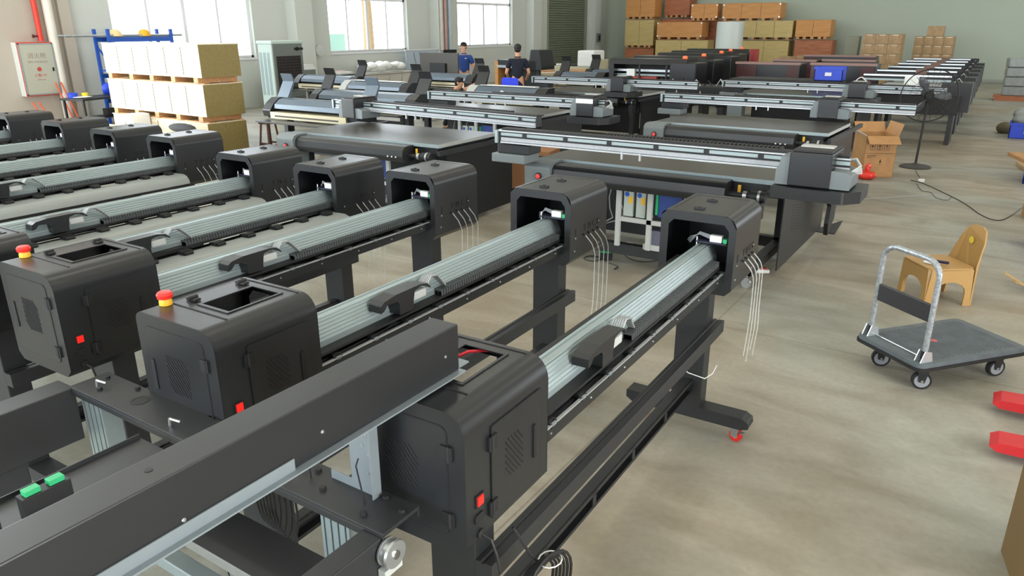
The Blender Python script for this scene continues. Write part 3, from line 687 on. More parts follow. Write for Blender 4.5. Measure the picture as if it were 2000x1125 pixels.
# nearest, on the right
flatbed('flatbed printer with gantry over its front edge and opened front showing two power supplies', (-3.59, 5.97, 0), 0, -.22, 2.75, -.42, 1.12, 2.52, tray_side=True)
# nearest, on the left; its long gantry stands behind the bed, a little askew
ga, gb = at_z(655, 205, 1.14), at_z(1050, 243, 1.14)
f1 = flatbed('flatbed printer with bare shiny bed beside the crates, gantry parked at the back', (-7.03, 5.99, 0), R(1.5), 0, (gb-ga).length, ga.y-5.99, 1.10, .50, .24, d=1.12,
             rot=math.atan2(gb.y-ga.y, gb.x-ga.x)-R(1.5), pivot=(ga.x+7.03, 0), tray=False, left_block=False, dark_side=True)
flatbed('flatbed printer with rounded bed corner and white sticker on its carriage', (-7.55, 8.85, 0), 0, .45, 3.3, -.25, 1.12, 3.1, .24, label_white=True, d=1.0, cover=False, psu=True)
flatbed('flatbed printer with glossy bed, gantry at the back, beside the open carton', (-3.80, 9.15, 0), R(-1.5), -.45, 2.85, 1.22, 1.08, 1.88, .24, psu=False, tray=False)
flatbed('flatbed printer standing behind the glossy bed, white hose arch over its carriage', (-4.30, 14.1, 0), R(-1), -.2, 3.45, -.1, 1.05, 2.15, .27, arc=True, psu=False)
flatbed('flatbed printer right of the standing person in the navy shirt', (-7.7, 12.65, 0), R(-1), .1, 3.35, -.35, 1.12, 1.95, .24, psu=False)
# ------------------------------------------------------------------ wooden crates
def crate(label, loc, lx, ly, h, rz=0.0, m=ply_o, end=None, group='plywood crates', battens=5, pallet=True, corners=False, name='wooden_crate'):
    """front-right-bottom corner frame: x from -lx to 0, y from 0 to ly"""
    t = thing(name, label, 'crate', loc, rz, group); zp = .1 if pallet else 0
    MB().box(-lx, 0, 0, ly, zp, zp+h).build('body', m, t)
    MB().box(-lx-.01, .012, -.012, ly+.01, zp+h, zp+h+.012).build('lid', m, t)
    if end: MB().box(0, .008, .0, ly, zp, zp+h).build('end_board', end, t)
    b = MB()
    for k in range(1, battens): x = -lx+lx*k/battens; b.box(x-.006, x+.006, -.003, .001, zp+.03, zp+h-.03)
    if battens > 1: b.build('board_joints', mat('dark_joint', (70, 60, 42), .8), t)
    if pallet:
        for x in (-lx+.12, -lx+lx*.28, -lx*.5, -lx*.28, -.18): MB().box(x-.06, x+.06, .0, ly, .012, zp).build('skid', plank, t)
        MB().box(-lx, 0, .03, .12, 0, .012).box(-lx, 0, ly-.12, ly-.03, 0, .012).build('bottom_board', plank, t)
    if corners:
        c = MB()
        for x in (-lx+.04, -.04):
            for z in (zp+.05, zp+h-.05): c.box(x-.03, x+.03, -.004, 0, z-.03, z+.03)
        c.build('corner_plates', alu_b, t)
    return t
rz = R(-2.0)
for k, (m_, lb) in enumerate(((ply_w, 'bottom'), (ply_w, 'middle'), (ply_w, 'top'))):
    crate('long pale plywood crate, %s of the stack of three beside the blue rack' % lb, (-11.0+.01*k, 7.6, .623*k), 2.98, .74, .51, rz, m_, ply_shaded, 'long pale crates stacked by the window wall', 6)  # end boards carry the painted shade of the side turned from the window
G = 'plywood crates stacked at the back wall'
Yb = 34.0
def back(label, p, q, m_, z0=None, d=.85, cor=False, y=Yb, n=3, pal=True):
    a = at_y(*p, y); c = at_y(*q, y); h = a.z-c.z
    zb = max(0, c.z-(.1 if pal else 0)) if z0 is None else z0
    if not pal: zb = 0
    return crate(label, (c.x, y, zb), c.x-a.x, d, a.z-zb-(.1 if pal else 0)-.012, 0, m_, None, G, n, pal, cor)
back('tall orange plywood crate at the top of the leftmost stack on the back wall', (1224, -14), (1278, 31), ply_o, n=2, z0=2.455)
back('yellow plywood crate with upright joint in the middle of the leftmost back stack', (1222, 39), (1275, 88), ply_y, n=2, z0=1.185)
back('reddish plywood crate at the bottom of the leftmost back stack', (1221, 94), (1274, 142), ply_r, n=1, pal=False)
back('dark reddish crate at the top of the second stack on the back wall', (1300, -14), (1346, 31), ply_r, n=1, y=34.9, z0=2.52)
back('tall reddish crate under the dark top one, behind the corner-plated crate', (1293, 37), (1344, 140), ply_r, n=1, y=34.9, pal=False)
back('orange crate with bright corner plates lying on the long yellow crate', (1284, 43), (1370, 73), ply_o, cor=True, n=1, y=33.6, z0=1.565)
back('long yellow crate under the corner-plated orange crate', (1281, 78), (1378, 140), ply_y, n=2, y=33.6, pal=False)
back('short orange crate with corner plates near the top of the back wall stacks', (1351, 8), (1400, 39), ply_o, cor=True, n=2, z0=2.37, d=.6)
back('long orange crate with corner plates, highest on the right of the back stacks', (1413, 7), (1523, 36), ply_o, cor=True, n=3, z0=2.345)
back('brown crate half hidden behind the roll of bubble wrap', (1362, 40), (1412, 140), ply_r, n=1, y=34.9, pal=False)
back('long yellow crate right of the bubble wrap, under the highest orange crate', (1444, 41), (1546, 73), ply_y, n=3, z0=1.57)
back('pale yellow crate low in the stack, under the long yellow one', (1446, 79), (1534, 140), ply_y, n=2, pal=False)
back('orange crate on top of the rightmost crate stack', (1556, 39), (1620, 72), ply_o, n=2, z0=1.6)
back('reddish orange crate at the bottom of the rightmost crate stack', (1553, 78), (1618, 140), ply_r, n=1, pal=False)
c = at_y(1423, 93, 31.0)
t = thing('bubble_wrap_roll', 'tall translucent white roll of bubble wrap before the crates', 'roll', (c.x, 31.0, 0))
MB().lathe([(.2, 0), (.52, 0), (.53, .1), (.53, 2.25), (.5, 2.3), (.2, 2.3)], n=32).build('wrap', mat('bubble_wrap', (206, 214, 210), .35, var=.06, scale=25, bump=.5), t)
MB().lathe([(.1, 0), (.1, 2.32)], n=16).build('core', carton, t)
# cartons on pallets
def cartons(label, px, cols, rows, y, w, h, d, top=None, wrap=None, z0=.14):
    a = at_y(px[0], px[1], y); x = a.x; G2 = 'cartons on pallets at the back wall'
    pt = thing('pallet', 'wooden pallet under ' + label, 'pallet', (x, y, 0))
    for k in range(3): MB().box(0, cols*w, k*(d*.9), k*(d*.9)+.1, 0, .1).build('bearer', plank, pt)
    MB().box(0, cols*w, 0, d*2, .1, .135).build('deck', plank, pt)
    for r in range(rows):
        for c_ in range(cols):
            for s in range(2):
                o = thing('carton', '', 'box', (x+c_*w+w/2, y+s*d+d/2, z0+r*h), 0, G2)
                pos = {0: 'left', cols-1: 'right'}.get(c_, 'middle %d' % c_ if cols > 3 else 'middle')
                o['label'] = '%s box in row %d from below, %s %s of %s' % ('brown cardboard', r+1, 'front' if s == 0 else 'rear', pos, label)
                MB().box(-w/2+.004, w/2-.004, -d/2+.004, d/2-.004, .002, h-.004).build('box_body', carton2, o)
                if s == 0: MB().box(-.10, .10, -d/2, -d/2+.003, h-.05, h-.02).build('tape', mat('shiny_tape', (206, 190, 156), .2), o)
    return x
cartons('the left carton pallet', (1688, 60), 3, 5, 30.5, .42, .34, .5)
cartons('the right carton pallet', (1787, 70), 4, 5, 33.0, .33, .32, .5)
def carton_box(label, loc, w, d, h, rz=0, m_=carton, name='cardboard_box', open_=False, group=None):
    t = thing(name, label, 'box', loc, rz, group)
    if not open_:
        MB().box(-w/2, w/2, -d/2, d/2, 0, h).build('box_body', m_, t, bevel=.004)
        MB().box(-.025, .025, -d/2-.001, d/2+.001, h, h+.001).build('tape', mat('shiny_tape', (206, 190, 156), .2), t)
    return t
c = at_y(1826, 66, 33.0); carton_box('single brown carton on top of the right carton pallet', (c.x, 33.3, 1.745), .55, .4, .36, m_=carton2)
for (px, py, w, h, y, lb) in ((1534, 140, .45, 1.1, 28.4, 'upright dull brown carton left of the striped carton'), (1570, 140, .55, 1.1, 29.3, 'yellow-brown carton with dark print before the orange crates'),
                              (1600, 140, .5, 1.1, 30.0, 'reddish brown carton beside the printed yellow-brown one'), (1640, 140, .8, 1.1, 30.7, 'wrapped bulky goods under a grey sheet before the back wall'),
                              (1665, 96, .45, .9, 31.6, 'small brown carton standing behind the wrapped goods')):
    c = at_y(px, py, y); carton_box(lb, (c.x, y, 0), w, .5, h if py > 100 else 1.75, m_=carton2 if 'wrapped' not in lb else mat('grey_sheet', (140, 142, 124), .6, var=.2, scale=6))
# ------------------------------------------------------------------ fire hydrant cabinet, pipes
hc = thing('fire_hydrant_cabinet', 'red and white fire hydrant cabinet with red lettering on the wall', 'cabinet', (XL+.02, 8.25, .74))
MB().box(0, .2, -.36, .36, 0, 1.10).build('body', mat('fire_red', (216, 62, 46), .45), hc, bevel=.005)
dr = MB().box(.2, .215, -.345, .36, .02, 1.08).build('door', mat('cabinet_glass', (180, 180, 164), .25), hc, bevel=.003)
fr = MB().box(.215, .222, -.345, -.32, .02, 1.08).box(.215, .222, .335, .36, .02, 1.08).box(.215, .222, -.345, .36, 1.055, 1.08).box(.215, .222, -.345, .36, .02, .045).build('door_frame', alu, dr)
MB().box(-.002, .2, -.365, -.36, .0, 1.10).build('white_strip', white_p, hc)
rt = (R(90), 0, R(90)); redt = mat('red_lettering', (196, 70, 60), .5)
text_obj('消火栓', .13, mat('grey_lettering', (150, 128, 116), .5), dr, (.2165, .0, .82), rt, 'lettering'); text_obj('FIRE HYDRANT', .06, mat('grey_lettering', (150, 128, 116), .5), dr, (.2165, .0, .70), rt, 'lettering')
MB().lathe([(.05, 0), (.05, .001)], (.2165, 0, .55), 'x', 6).build('emblem', redt, dr)
text_obj('火警119', .07, redt, dr, (.2165, 0, .42), rt, 'lettering'); text_obj('ATTENTION', .03, redt, dr, (.2165, 0, .33), rt, 'lettering')
MB().box(.216, .23, .27, .3, .5, .58).build('lock', black, dr)
rp = MB().cyl((XL+.14, 8.45, 1.86), (XL+.14, 8.45, 7), .055, 16).lathe([(.055, 0), (.075, .01), (.075, .05), (.055, .06)], (XL+.14, 8.45, 3.0)).build('fire_pipe', mat('fire_red', (216, 62, 46), .45)); tag(rp, 'vertical red fire pipe running up from the hydrant cabinet', 'pipe')
vv = MB().cyl((XL+.14, 8.33, 1.96), (XL+.14, 8.45, 1.96), .02, 10).lathe([(.04, 0), (.04, .015)], (XL+.14, 8.30, 1.96), 'y', 12).build('valve', mat('dark_red_valve', (96, 30, 36), .5)); tag(vv, 'small dark red valve wheel on the red fire pipe', 'valve')
wp = MB().cyl((XL+.16, 8.70, 0), (XL+.16, 8.70, 7), .095, 20).build('drain_pipe', mat('cream_pipe', (226, 220, 208), .4)); tag(wp, 'thick cream white drain pipe beside the hydrant cabinet', 'pipe')
for k, (dy, lb) in enumerate(((0, 'orange-red rod leaning on the wall, tallest one'), (.12, 'orange-red rod leaning on the wall beside the cream pipe'), (-.55, 'short red rod standing below the hydrant cabinet'), (-.42, 'second short red rod standing below the hydrant cabinet'))):
    h = 1.0 if k < 2 else .62
    o = MB().cyl((XL+.62, 8.62+dy, 0), (XL+.32, 8.48+dy, h), .018, 8).build('rod', mat('orange_red_rod', (216, 92, 58), .5)); tag(o, lb, 'rod', 'red rods by the wall')
# blue rack with helmets and pipes
rk = thing('storage_rack', 'blue steel storage rack in the corner behind the crates', 'rack', (XL+.55, 9.4, 0), R(0))
for (x, y) in ((0, 0), (.55, 0), (0, 1.5), (.55, 1.5)): MB().box(x-.03, x+.03, y-.03, y+.03, 0, 2.1).build('post', blue_pt, rk)
for y in (0, 1.5):
    MB().bar((0, y, .5), (.55, y, 1.2), .03, .03).bar((0, y, 1.75), (.55, y, 1.25), .03, .03).bar((0, y, 1.22), (.55, y, 1.22), .03, .03).build('brace', blue_pt, rk)
for z in (.55, 1.1, 1.88):
    for x in (0, .55): MB().box(x-.025, x+.025, .03, 1.47, z-.05, z+.05).build('beam', blue_pt, rk)
for z in (.55, 1.1, 1.88): MB().box(.02, .53, .02, 1.48, z+.05, z+.06).build('shelf', mat('galvanised_shelf', (150, 156, 160), .5), rk)
def helmet(label, loc, m_, rz=0):
    t = thing('safety_helmet', label, 'helmet', loc, rz, 'helmets on the rack')
    vs = MB().lathe([(.135, .0), (.13, .04), (.115, .09), (.08, .13), (.03, .148), (.001, .15)], n=20).build('dome', m_, t)
    MB().lathe([(.13, .0), (.155, .002), (.155, .008), (.13, .01)], n=20).box(.1, .19, -.08, .08, 0, .008).build('brim', m_, t)
helmet('yellow safety helmet on the top shelf of the blue rack', (XL+1.0, 10.3, 1.95), yellow_p, R(-40))
helmet('white and yellow safety helmet behind the rack post', (XL+1.0, 9.62, 1.95), mat('cream_helmet', (232, 206, 150), .4))
for k in range(3):
    o = MB().cyl((XL+.95+.06*k, 8.4+.12*k, 1.965+.0*k), (XL+.95+.06*k, 11.2, 1.965), .026, 12).build('steel_pipe', steel)
    tag(o, ['steel pipe on the rack top, nearest the wall', 'steel pipe on the rack top, middle one', 'steel pipe on the rack top, outermost'][k], 'pipe', 'pipes on the rack')
# work table with tools in the corner
wt = thing('work_table', 'dark steel work table cluttered with tools below the rack', 'table', (-16.4, 8.75, 0), R(12))
MB().box(-.3, .35, -.65, .65, .70, .74).build('table_top', frame_blk, wt, bevel=.003)
for (x, y) in ((-.25, -.6), (.3, -.6), (-.25, .6), (.3, .6)): MB().box(x-.02, x+.02, y-.02, y+.02, 0, .7).build('leg', frame_blk, wt)
MB().box(-.25, .3, -.6, .6, .3, .32).build('shelf', frame_blk, wt)
TB = (-16.4, 8.75)
for (n, lb, c_, x, y, s, m_) in (('tub', 'small blue plastic tub on the tool table', 'tub', 0, -.5, (.1, .09, .1), blue_p), ('tub', 'yellow tape roll tub on the tool table', 'tub', .05, -.27, (.07, .07, .09), mat('lemon', (222, 206, 60), .5)),
                              ('cloth', 'white cloth lying at the edge of the tool table', 'cloth', .15, -.38, (.14, .2, .03), white_p), ('toolbox', 'dark toolbox on the shelf of the tool table', 'toolbox', 0, .3, (.1, .18, .14), black),
                              ('bag', 'blue bag hanging at the back of the tool table', 'bag', -.1, .35, (.1, .16, .26), blue_p)):
    z = .742 if n != 'toolbox' else .33
    b = MB(); b.ball((0, 0, s[2]*.5), s[0], s[1], s[2]*.5, 12, 8) if n in ('cloth', 'bag') else b.lathe([(s[0]*.85, 0), (s[0], s[2]), (s[0]*.9, s[2]), (s[0]*.8, .01)], n=16) if n == 'tub' else b.box(-s[0], s[0], -s[1], s[1], 0, s[2])
    tag(b.build(n, m_, loc=(TB[0]+x, TB[1]+y, z), bevel=.004 if n == 'toolbox' else 0), lb, c_)
# low stack of pale boards in front of the crates, with boxes on it
for k in range(4):
    o = MB().box(-1.7, 1.5, -.45, .45, 0, .045).build('plywood_board', ply_w if k % 2 else plank, loc=(-12.3+.06*k, 6.98-.03*k, .30+.047*k), rot=(0, 0, R(-2+.8*k)))
    tag(o, ['lowest pale board of the low pile before the crates', 'second pale board of the low pile before the crates', 'third pale board of the low pile before the crates', 'uppermost pale board of the low pile before the crates'][k], 'board', 'pale boards in a low pile')
pt = thing('pallet', 'wooden pallet under the low pile of pale boards', 'pallet', (-12.3, 6.98, 0))
for y in (-.4, 0, .3): MB().box(-1.6, 1.4, y, y+.1, 0, .28).build('bearer', plank, pt)
MB().box(-1.6, 1.4, -.45, .45, .28, .298).build('deck', plank, pt)
def whitebox(label, loc, w, d, h, n, rz=0):
    t = thing('switch_box', label, 'box', loc, rz)
    MB().box(-w/2, w/2, -d/2, d/2, 0, h).build('casing', white_p, t, bevel=.004)
    for k in range(n): MB().box(-w/2+.01, w/2-.01, -d/2-.002, -d/2, .02+h*.9*k/n, .02+h*.9*k/n+.012).build('groove', mat('grey_blue_groove', (132, 150, 164), .5), t)
    return t
c = at_z(280, 243, .49); whitebox('white box with grey-blue grooves on the pale board pile', (c.x, c.y-.08, .49), .30, .3, .2, 6, R(-10))
c = at_z(241, 243, .49); whitebox('small white box lying left of the grooved white box', (c.x, c.y+.1, .49), .2, .25, .1, 2, R(-5))
c = at_z(338, 262, .49); b = MB().ball((0, 0, .05), .34, .12, .075, 16, 8)
tag(b.build('tool_bag', mat('dark_grey_fabric', (62, 62, 66), .9, var=.2, scale=60), loc=(c.x, c.y+.18, .52)), 'long dark grey fabric bag lying on the pale boards', 'bag')
# stool
st = thing('stool', 'dark red wooden stool beside the crate stack', 'stool', (-10.6, 8.5, 0)); st.scale = (1.05, 1.05, 1.12)
MB().lathe([(.15, .50), (.155, .51), (.155, .53), (.15, .54)], n=24).build('seat', darkwood, st)
for a in (45, 135, 225, 315):
    x, y = math.cos(R(a)), math.sin(R(a)); MB().bar((x*.18, y*.18, 0), (x*.11, y*.11, .5), .03, .03).build('leg', darkwood, st)
for a in (0, 90, 180, 270):
    p = [(.16*math.cos(R(a+s)), .16*math.sin(R(a+s)), .17+.03*(a % 180 > 0)) for s in (-45, 45)]; MB().bar(p[0], p[1], .02, .025).build('stretcher', darkwood, st)
# ------------------------------------------------------------------ evaporative air cooler
ac = thing('air_cooler', 'tall pale grey evaporative air cooler with dark louvred front', 'air cooler', (-15.30, 12.90, 0), R(3))
MB().box(-.26, .22, -.50, .50, .08, 1.78).build('housing', mat('pale_teal_casing', (190, 206, 200), .45), ac, bevel=.03, seg=3)
MB().box(-.28, .25, -.52, .52, 1.74, 1.82).build('top_cover', mat('pale_teal_casing', (190, 206, 200), .45), ac, bevel=.02)
fp = MB().box(.22, .25, -.48, .48, .1, 1.74).build('front_panel', mat('grey_front_panel', (108, 116, 112), .5), ac, bevel=.01)
lv = MB().box(.25, .252, -.4, .4, .62, 1.46)
gl = lv.build('grille', mat('grille_black', (30, 26, 28), .6), fp); l2 = MB()
for k in range(12): l2.box(.252, .262, -.39, .39, .65+.068*k, .662+.068*k)
for k in range(7): l2.box(.252, .258, -.36+.12*k, -.352+.12*k, .63, 1.45)
l2.build('louvres', mat('louvre_dark', (62, 54, 54), .5), gl)
MB().lathe([(.05, 0), (.05, .004)], (.25, .3, 1.62), 'x', 20).box(.25, .254, .2, .5, 1.59, 1.65).build('control_display', black, fp)
MB().box(.25, .254, -.15, .25, .3, .44).build('water_hatch', grey_p, fp)
MB().box(.1, .25, -.49, .49, .08, .5).build('water_tank', mat('pale_teal_casing', (190, 206, 200), .45), ac, bevel=.01)
for x in (-.17, -.04, .09): MB().box(x-.04, x+.04, -.505, -.50, .55, 1.55).build('side_filter', mat('filter_grey', (150, 168, 170), .6), ac)
for (x, y) in ((-.18, -.42), (.12, -.42), (-.18, .42), (.12, .42)): MB().cyl((x, y-.02, .04), (x, y+.02, .04), .04, 12).box(x-.02, x+.02, y-.03, y+.03, .04, .09).build('castor', black, ac)
# ------------------------------------------------------------------ benches along the window wall with things on them
bench_m = mat('warm_grey_laminate', (190, 186, 178), .5)
def bench(label, y0, y1, z=.76, x0=XL+.45, x1=-16.7, doors=4):
    t = thing('side_bench', label, 'bench', ((x0+x1)/2, (y0+y1)/2, 0)); w = (x1-x0)/2; d = (y1-y0)/2
    MB().box(-w, w, -d, d, z-.03, z).build('worktop', bench_m, t, bevel=.004)
    MB().box(-w, w-.05, -d+.02, d-.02, 0, z-.03).build('carcase', bench_m, t)
    for k in range(doors):
        a = -d+.03+(2*d-.06)*k/doors; c_ = -d+.03+(2*d-.06)*(k+1)/doors
        dd = MB().box(w-.05, w-.03, a+.008, c_-.008, .08, z-.05).build('door', mat('beige_door', (200, 196, 188), .5), t)
        MB().box(w-.03, w-.02, c_-.06, c_-.05, .35, .55).build('door_handle', steel, dd)
    return t
bench('long grey wall bench with cabinet doors below the second window', 15.98, 19.6, doors=6)
bench('grey wall bench beside the air cooler, carrying the white machine', 13.9, 15.25, doors=2)
bench('grey wall bench left of the air cooler with white bags on it', 11.0, 12.4, z=.72, doors=3)
mp_ = thing('bench_machine', 'white desktop machine with grey front on the bench by the cooler', 'machine', (-16.95, 14.75, .76))
MB().prism([(-.5, 0), (-.5, .38), (.42, .38), (.52, .26), (.55, 0)], -.25, .25, 'x').build('casing', white_p, mp_, bevel=.02)
MB().box(.25, .258, -.05, .5, .03, .24).build('front', mat('grey_front_panel', (108, 116, 112), .5), mp_)
tag(MB().box(-.1, .1, -.2, .2, 0, .12).box(-.05, .05, .1, .16, .12, .2).build('label_printer', blue_p, loc=(-16.8, 14.2, .76), bevel=.01), 'small blue device in front of the white desktop machine', 'device')
bk_ = thing('paper_pile', 'pile of white papers on a black tray at the bench end', 'papers', (-16.95, 16.5, .76))
MB().box(-.2, .22, -.35, .45, 0, .03).build('tray', black, bk_); MB().box(-.17, .18, -.25, .3, .03, .10).build('sheets', white_p, bk_, bevel=.01, rot=(0, 0, .08))
MB().box(-.14, .1, -.2, .1, .10, .13).build('leaflet', mat('pinkish', (226, 200, 206), .6), bk_, rot=(0, 0, -.1))
rnd = random.Random(5)
for k in range(3):
    b = MB()
    for j in range(5): b.ball((rnd.uniform(-.12, .12), rnd.uniform(-.2, .2), .1+rnd.uniform(-.02, .05)), .16, .2, .1+rnd.uniform(0, .04), 10, 7)
    tag(b.build('plastic_bag', mat('white_film', (240, 242, 240), .3, var=.05, scale=20, bump=.6), loc=(-17.0, 17.7+.72*k, .83)), ['crumpled white plastic bag on the long bench, nearest the papers', 'crumpled white plastic bag in the middle of the heap on the bench', 'crumpled white plastic bag at the far end of the bench heap'][k], 'bag', 'white bags on the bench')
tag(MB().ball((0, 0, .07), .2, .35, .09, 10, 6).build('plastic_bag', mat('white_film', (240, 242, 240), .3), loc=(-16.95, 11.9, .75)), 'white plastic bag on the bench left of the cooler', 'bag')
tag(MB().lathe([(.07, 0), (.1, .12), (.09, .12)], n=16).build('bowl', mat('orange_bowl', (206, 132, 92), .5), loc=(-16.9, 11.3, .72)), 'orange bowl on the bench left of the cooler', 'bowl')
wb = thing('notice_board', 'pale blue board with hanging wires below the window end', 'board', (XL+.35, 20.9, .75))
MB().box(0, .03, -.9, .9, 0, .62).build('panel', mat('pale_blue_panel', (176, 190, 204), .6), wb); MB().box(0, .05, -.95, .95, .62, .66).build('top_rail', white_p, wb)
for k in range(3): MB().tube([(.04, -.5+.3*k, .56), (.05, -.45+.3*k, .3), (.04, -.3+.3*k, 0)], .006, 5).build('wire', cable_m, wb)
wf = thing('wall_fan', 'small white wall fan beside the second window', 'fan', (XL+.02, 16.35, 1.42))
MB().box(0, .06, -.06, .06, -.1, .1).build('bracket', white_p, wf); MB().lathe([(.03, 0), (.16, .02), (.16, .05), (.03, .07)], (.1, 0, .05), 'x', 20).build('cage', mat('pale_cage', (200, 204, 200), .5), wf)
# big monitor on a stand, seen from behind
tv = thing('monitor_on_stand', 'large dark flat screen on a stand seen from behind', 'monitor', (-11.95, 15.0, .0), R(2))
MB().box(-.62, .55, -.03, .03, .96, 1.52).build('panel', mat('dark_brown_back', (70, 66, 60), .5), tv, bevel=.015); MB().box(-.28, .2, -.09, -.03, 1.05, 1.28).build('back_box', black, tv, bevel=.01)
MB().cyl((-.03, .0, .05), (-.03, 0, .96), .03, 12).build('pole', black, tv); MB().box(-.35, .3, -.2, .2, 0, .05).build('foot', black, tv); MB().box(-.6, .45, -.2, .15, .88, .92).build('shelf', black, tv)
# pillar dressing: wrapped pipes on the second pillar
for k, (dy, r_, c_, lb) in enumerate(((.15, .07, (186, 180, 172), 'greyish pipe wrapped in plastic film on the second pillar'), (.36, .05, (196, 150, 146), 'reddish wrapped pipe between two grey pipes on the pillar'), (.62, .06, (170, 186, 196), 'pale blue pipe on the right edge of the second pillar'))):
    tag(MB().cyl((XL+.5, 21.7+dy, 1.35), (XL+.5, 21.7+dy, 7), r_, 14).build('pipe', mat('pipe_%d' % k if False else 'wrapped_pipe_' + 'abc'[k], c_, .4, var=.15, scale=5)), lb, 'pipe', 'pipes on the second pillar')
tag(MB().box(0, .3, -.2, .2, 0, .12).build('junction_box', black, loc=(XL+.42, 22.2, 1.24)), 'black box at the foot of the pillar pipes', 'box')
# ------------------------------------------------------------------ compact roll printers with raised end flaps
silver_blue = mat('blue_grey_cover', (88, 101, 113), .35, metal=.2, var=.04)
def small_printer(label, loc, w=1.9, flap=-1, lid=silver_blue, rz=0, logo=False):
    t = thing('compact_printer', label, 'printer', loc, rz, 'compact roll printers with raised flaps'); t.scale = (1, 1, .96)
    pf = [(-.12, .98), (-.10, 1.05), (.0, 1.12), (.12, 1.14), (.2, 1.12), (.2, .98)]
    MB().prism(pf, 0, w-.22, 'x').build('front_lid', lid, t, bevel=.006)
    MB().prism([(-.16, .86), (-.18, .96), (-.1, 1.06), (.02, 1.14), (.22, 1.14), (.22, .86)], w-.2, w, 'x').build('end_cover', charcoal2, t, bevel=.01)
    MB().prism([(-.16, .86), (-.18, .96), (-.1, 1.06), (.02, 1.14), (.22, 1.14), (.22, .86)], -.2, -.02, 'x').build('end_cover', lightgrey if logo else charcoal2, t, bevel=.01)
    fb = MB().box(0, w-.2, -.2, .2, .84, .94).build('feed_bed', mat('pale_gold_bed', (190, 180, 150), .35, metal=.4), t)
    hs = MB()
    hs.box(.1, w-.35, -.203, -.2, .868, .892); hs.build('slot_strip', mat('slotted_strip', (60, 56, 46), .6, var=.9, scale=40), fb)
    MB().box(-.05, w-.1, -.45, -.2, .80, .82).build('feed_tray', charcoal2, t)
    MB().box(0, w-.22, .2, .25, .7, 1.02).build('rear_cover', charcoal2, t)
    for xf in ((-.16, w-.18) if flap in (0, -2) else (-.16,) if flap < 0 else (w-.18,)): MB().prism([(.1, 1.14), (.16, 1.14), (.27, 1.38), (.22, 1.5), (.2, 1.5), (.24, 1.38)], xf, xf+.24, 'x').build('raised_flap', lid if flap < -1 else charcoal2, t)
    if logo: MB().lathe([(.05, 0), (.05, .002)], (w*.4, -.115, 1.03), 'y', 10).build('logo', white_p, t); MB().box(0, w-.3, .05, .2, 1.14, 1.15).build('white_edge', white_p, t)
    for x in (.15, w-.25):
        MB().box(x-.04, x+.04, -.05, .08, .1, .84).build('leg', frame_blk, t); MB().box(x-.04, x+.04, -.35, .38, .06, .12).build('foot', frame_blk, t)
        for y in (-.3, .33): MB().cyl((x-.012, y, .03), (x+.012, y, .03), .03, 12).build('wheel', black, t)
    MB().box(.15, w-.25, .0, .05, .3, .36).build('crossbar', frame_blk, t)
    return t
small_printer('compact printer with blue-grey lid and gold feed bed right of the crates', (-9.40, 7.80, 0), 1.80, -2)
small_printer('compact printer with long lid and a dark flap raised at each end', (-10.1, 9.35, 0), 2.2, 0)
small_printer('compact printer by the wall bench, light flap left of the first bench doors', (-13.75, 12.2, 0), 1.7, 1)
small_printer('compact printer with white edge and flap below the white bags', (-11.3, 11.25, 0), 1.6, 1, logo=True)
small_printer('compact printer with white top edge and round logo behind the blue chair', (-8.25, 11.45, 0), 1.5, -1, logo=True)
small_printer('compact printer behind the crouching person, pale flap before the blue shirt', (-11.8, 14.2, 0), 1.5, 1)
small_printer('compact printer right of the navy-shirted person, flap before the beige machine', (-9.2, 16.3, 0), 1.15, -1)
small_printer('compact printer before the open pale crates, dark flap raised', (-9.05, 17.6, 0), .9, -1)
# wide printer and beige machine by the third window
wpn = thing('wide_printer', 'wide dark printer with wooden side behind the man in blue', 'printer', (-12.2, 19.2, 0), R(-8))
MB().box(-.75, .75, -.3, .3, .95, 1.2).build('body', frame_blk, wpn, bevel=.01); MB().box(-.75, .3, -.32, -.3, .98, 1.05).build('bright_strip', alu_b, wpn)
MB().prism([(.5, 1.2), (.55, 1.5), (.85, 1.5), (.95, 1.05), (.95, .95), (.5, .95)], -.3, .3).build('head_cover', charcoal2, wpn, bevel=.02); MB().box(-.85, -.72, -.3, .3, .2, 1.15).build('wooden_side', ply_o, wpn)
MB().box(-.7, .5, .0, .1, .3, .95).build('rear_panel', black, wpn)
for x in (-.6, .6): MB().box(x-.05, x+.05, -.3, .3, 0, .1).box(x-.05, x+.05, -.05, .05, .1, .95).build('leg', frame_blk, wpn)
bm_ = thing('beige_machine', 'beige work machine piled with white parts near the shutter', 'machine', (-12.6, 23.0, 0), R(-4))
MB().box(-1.5, .9, -.4, .5, .6, .86).build('bed', mat('beige_steel', (184, 180, 152), .5), bm_, bevel=.01)
for x in (-1.35, -.3, .75): MB().box(x-.06, x+.06, -.35, .45, 0, .6).build('leg', mat('beige_steel', (184, 180, 152), .5), bm_)
MB().box(.35, 1.0, -.3, .4, .86, 1.38).build('head', white_p, bm_, bevel=.05); MB().box(1.0, 1.15, -.35, .4, .5, 1.1).build('side_box', mat('beige_steel', (184, 180, 152), .5), bm_, bevel=.02)
rnd = random.Random(9)
for k in range(6): tag(MB().box(-.12, .12, -.08, .08, 0, .07).build('casting', [white_p, lightgrey, charcoal2][k % 3], loc=(-14.0+.29*k, 23.1-.02*k, .862), rot=(0, 0, rnd.uniform(-1, 1)), bevel=.02), 'loose machine casting lying on the beige machine', 'casting', 'castings piled on the beige machine')
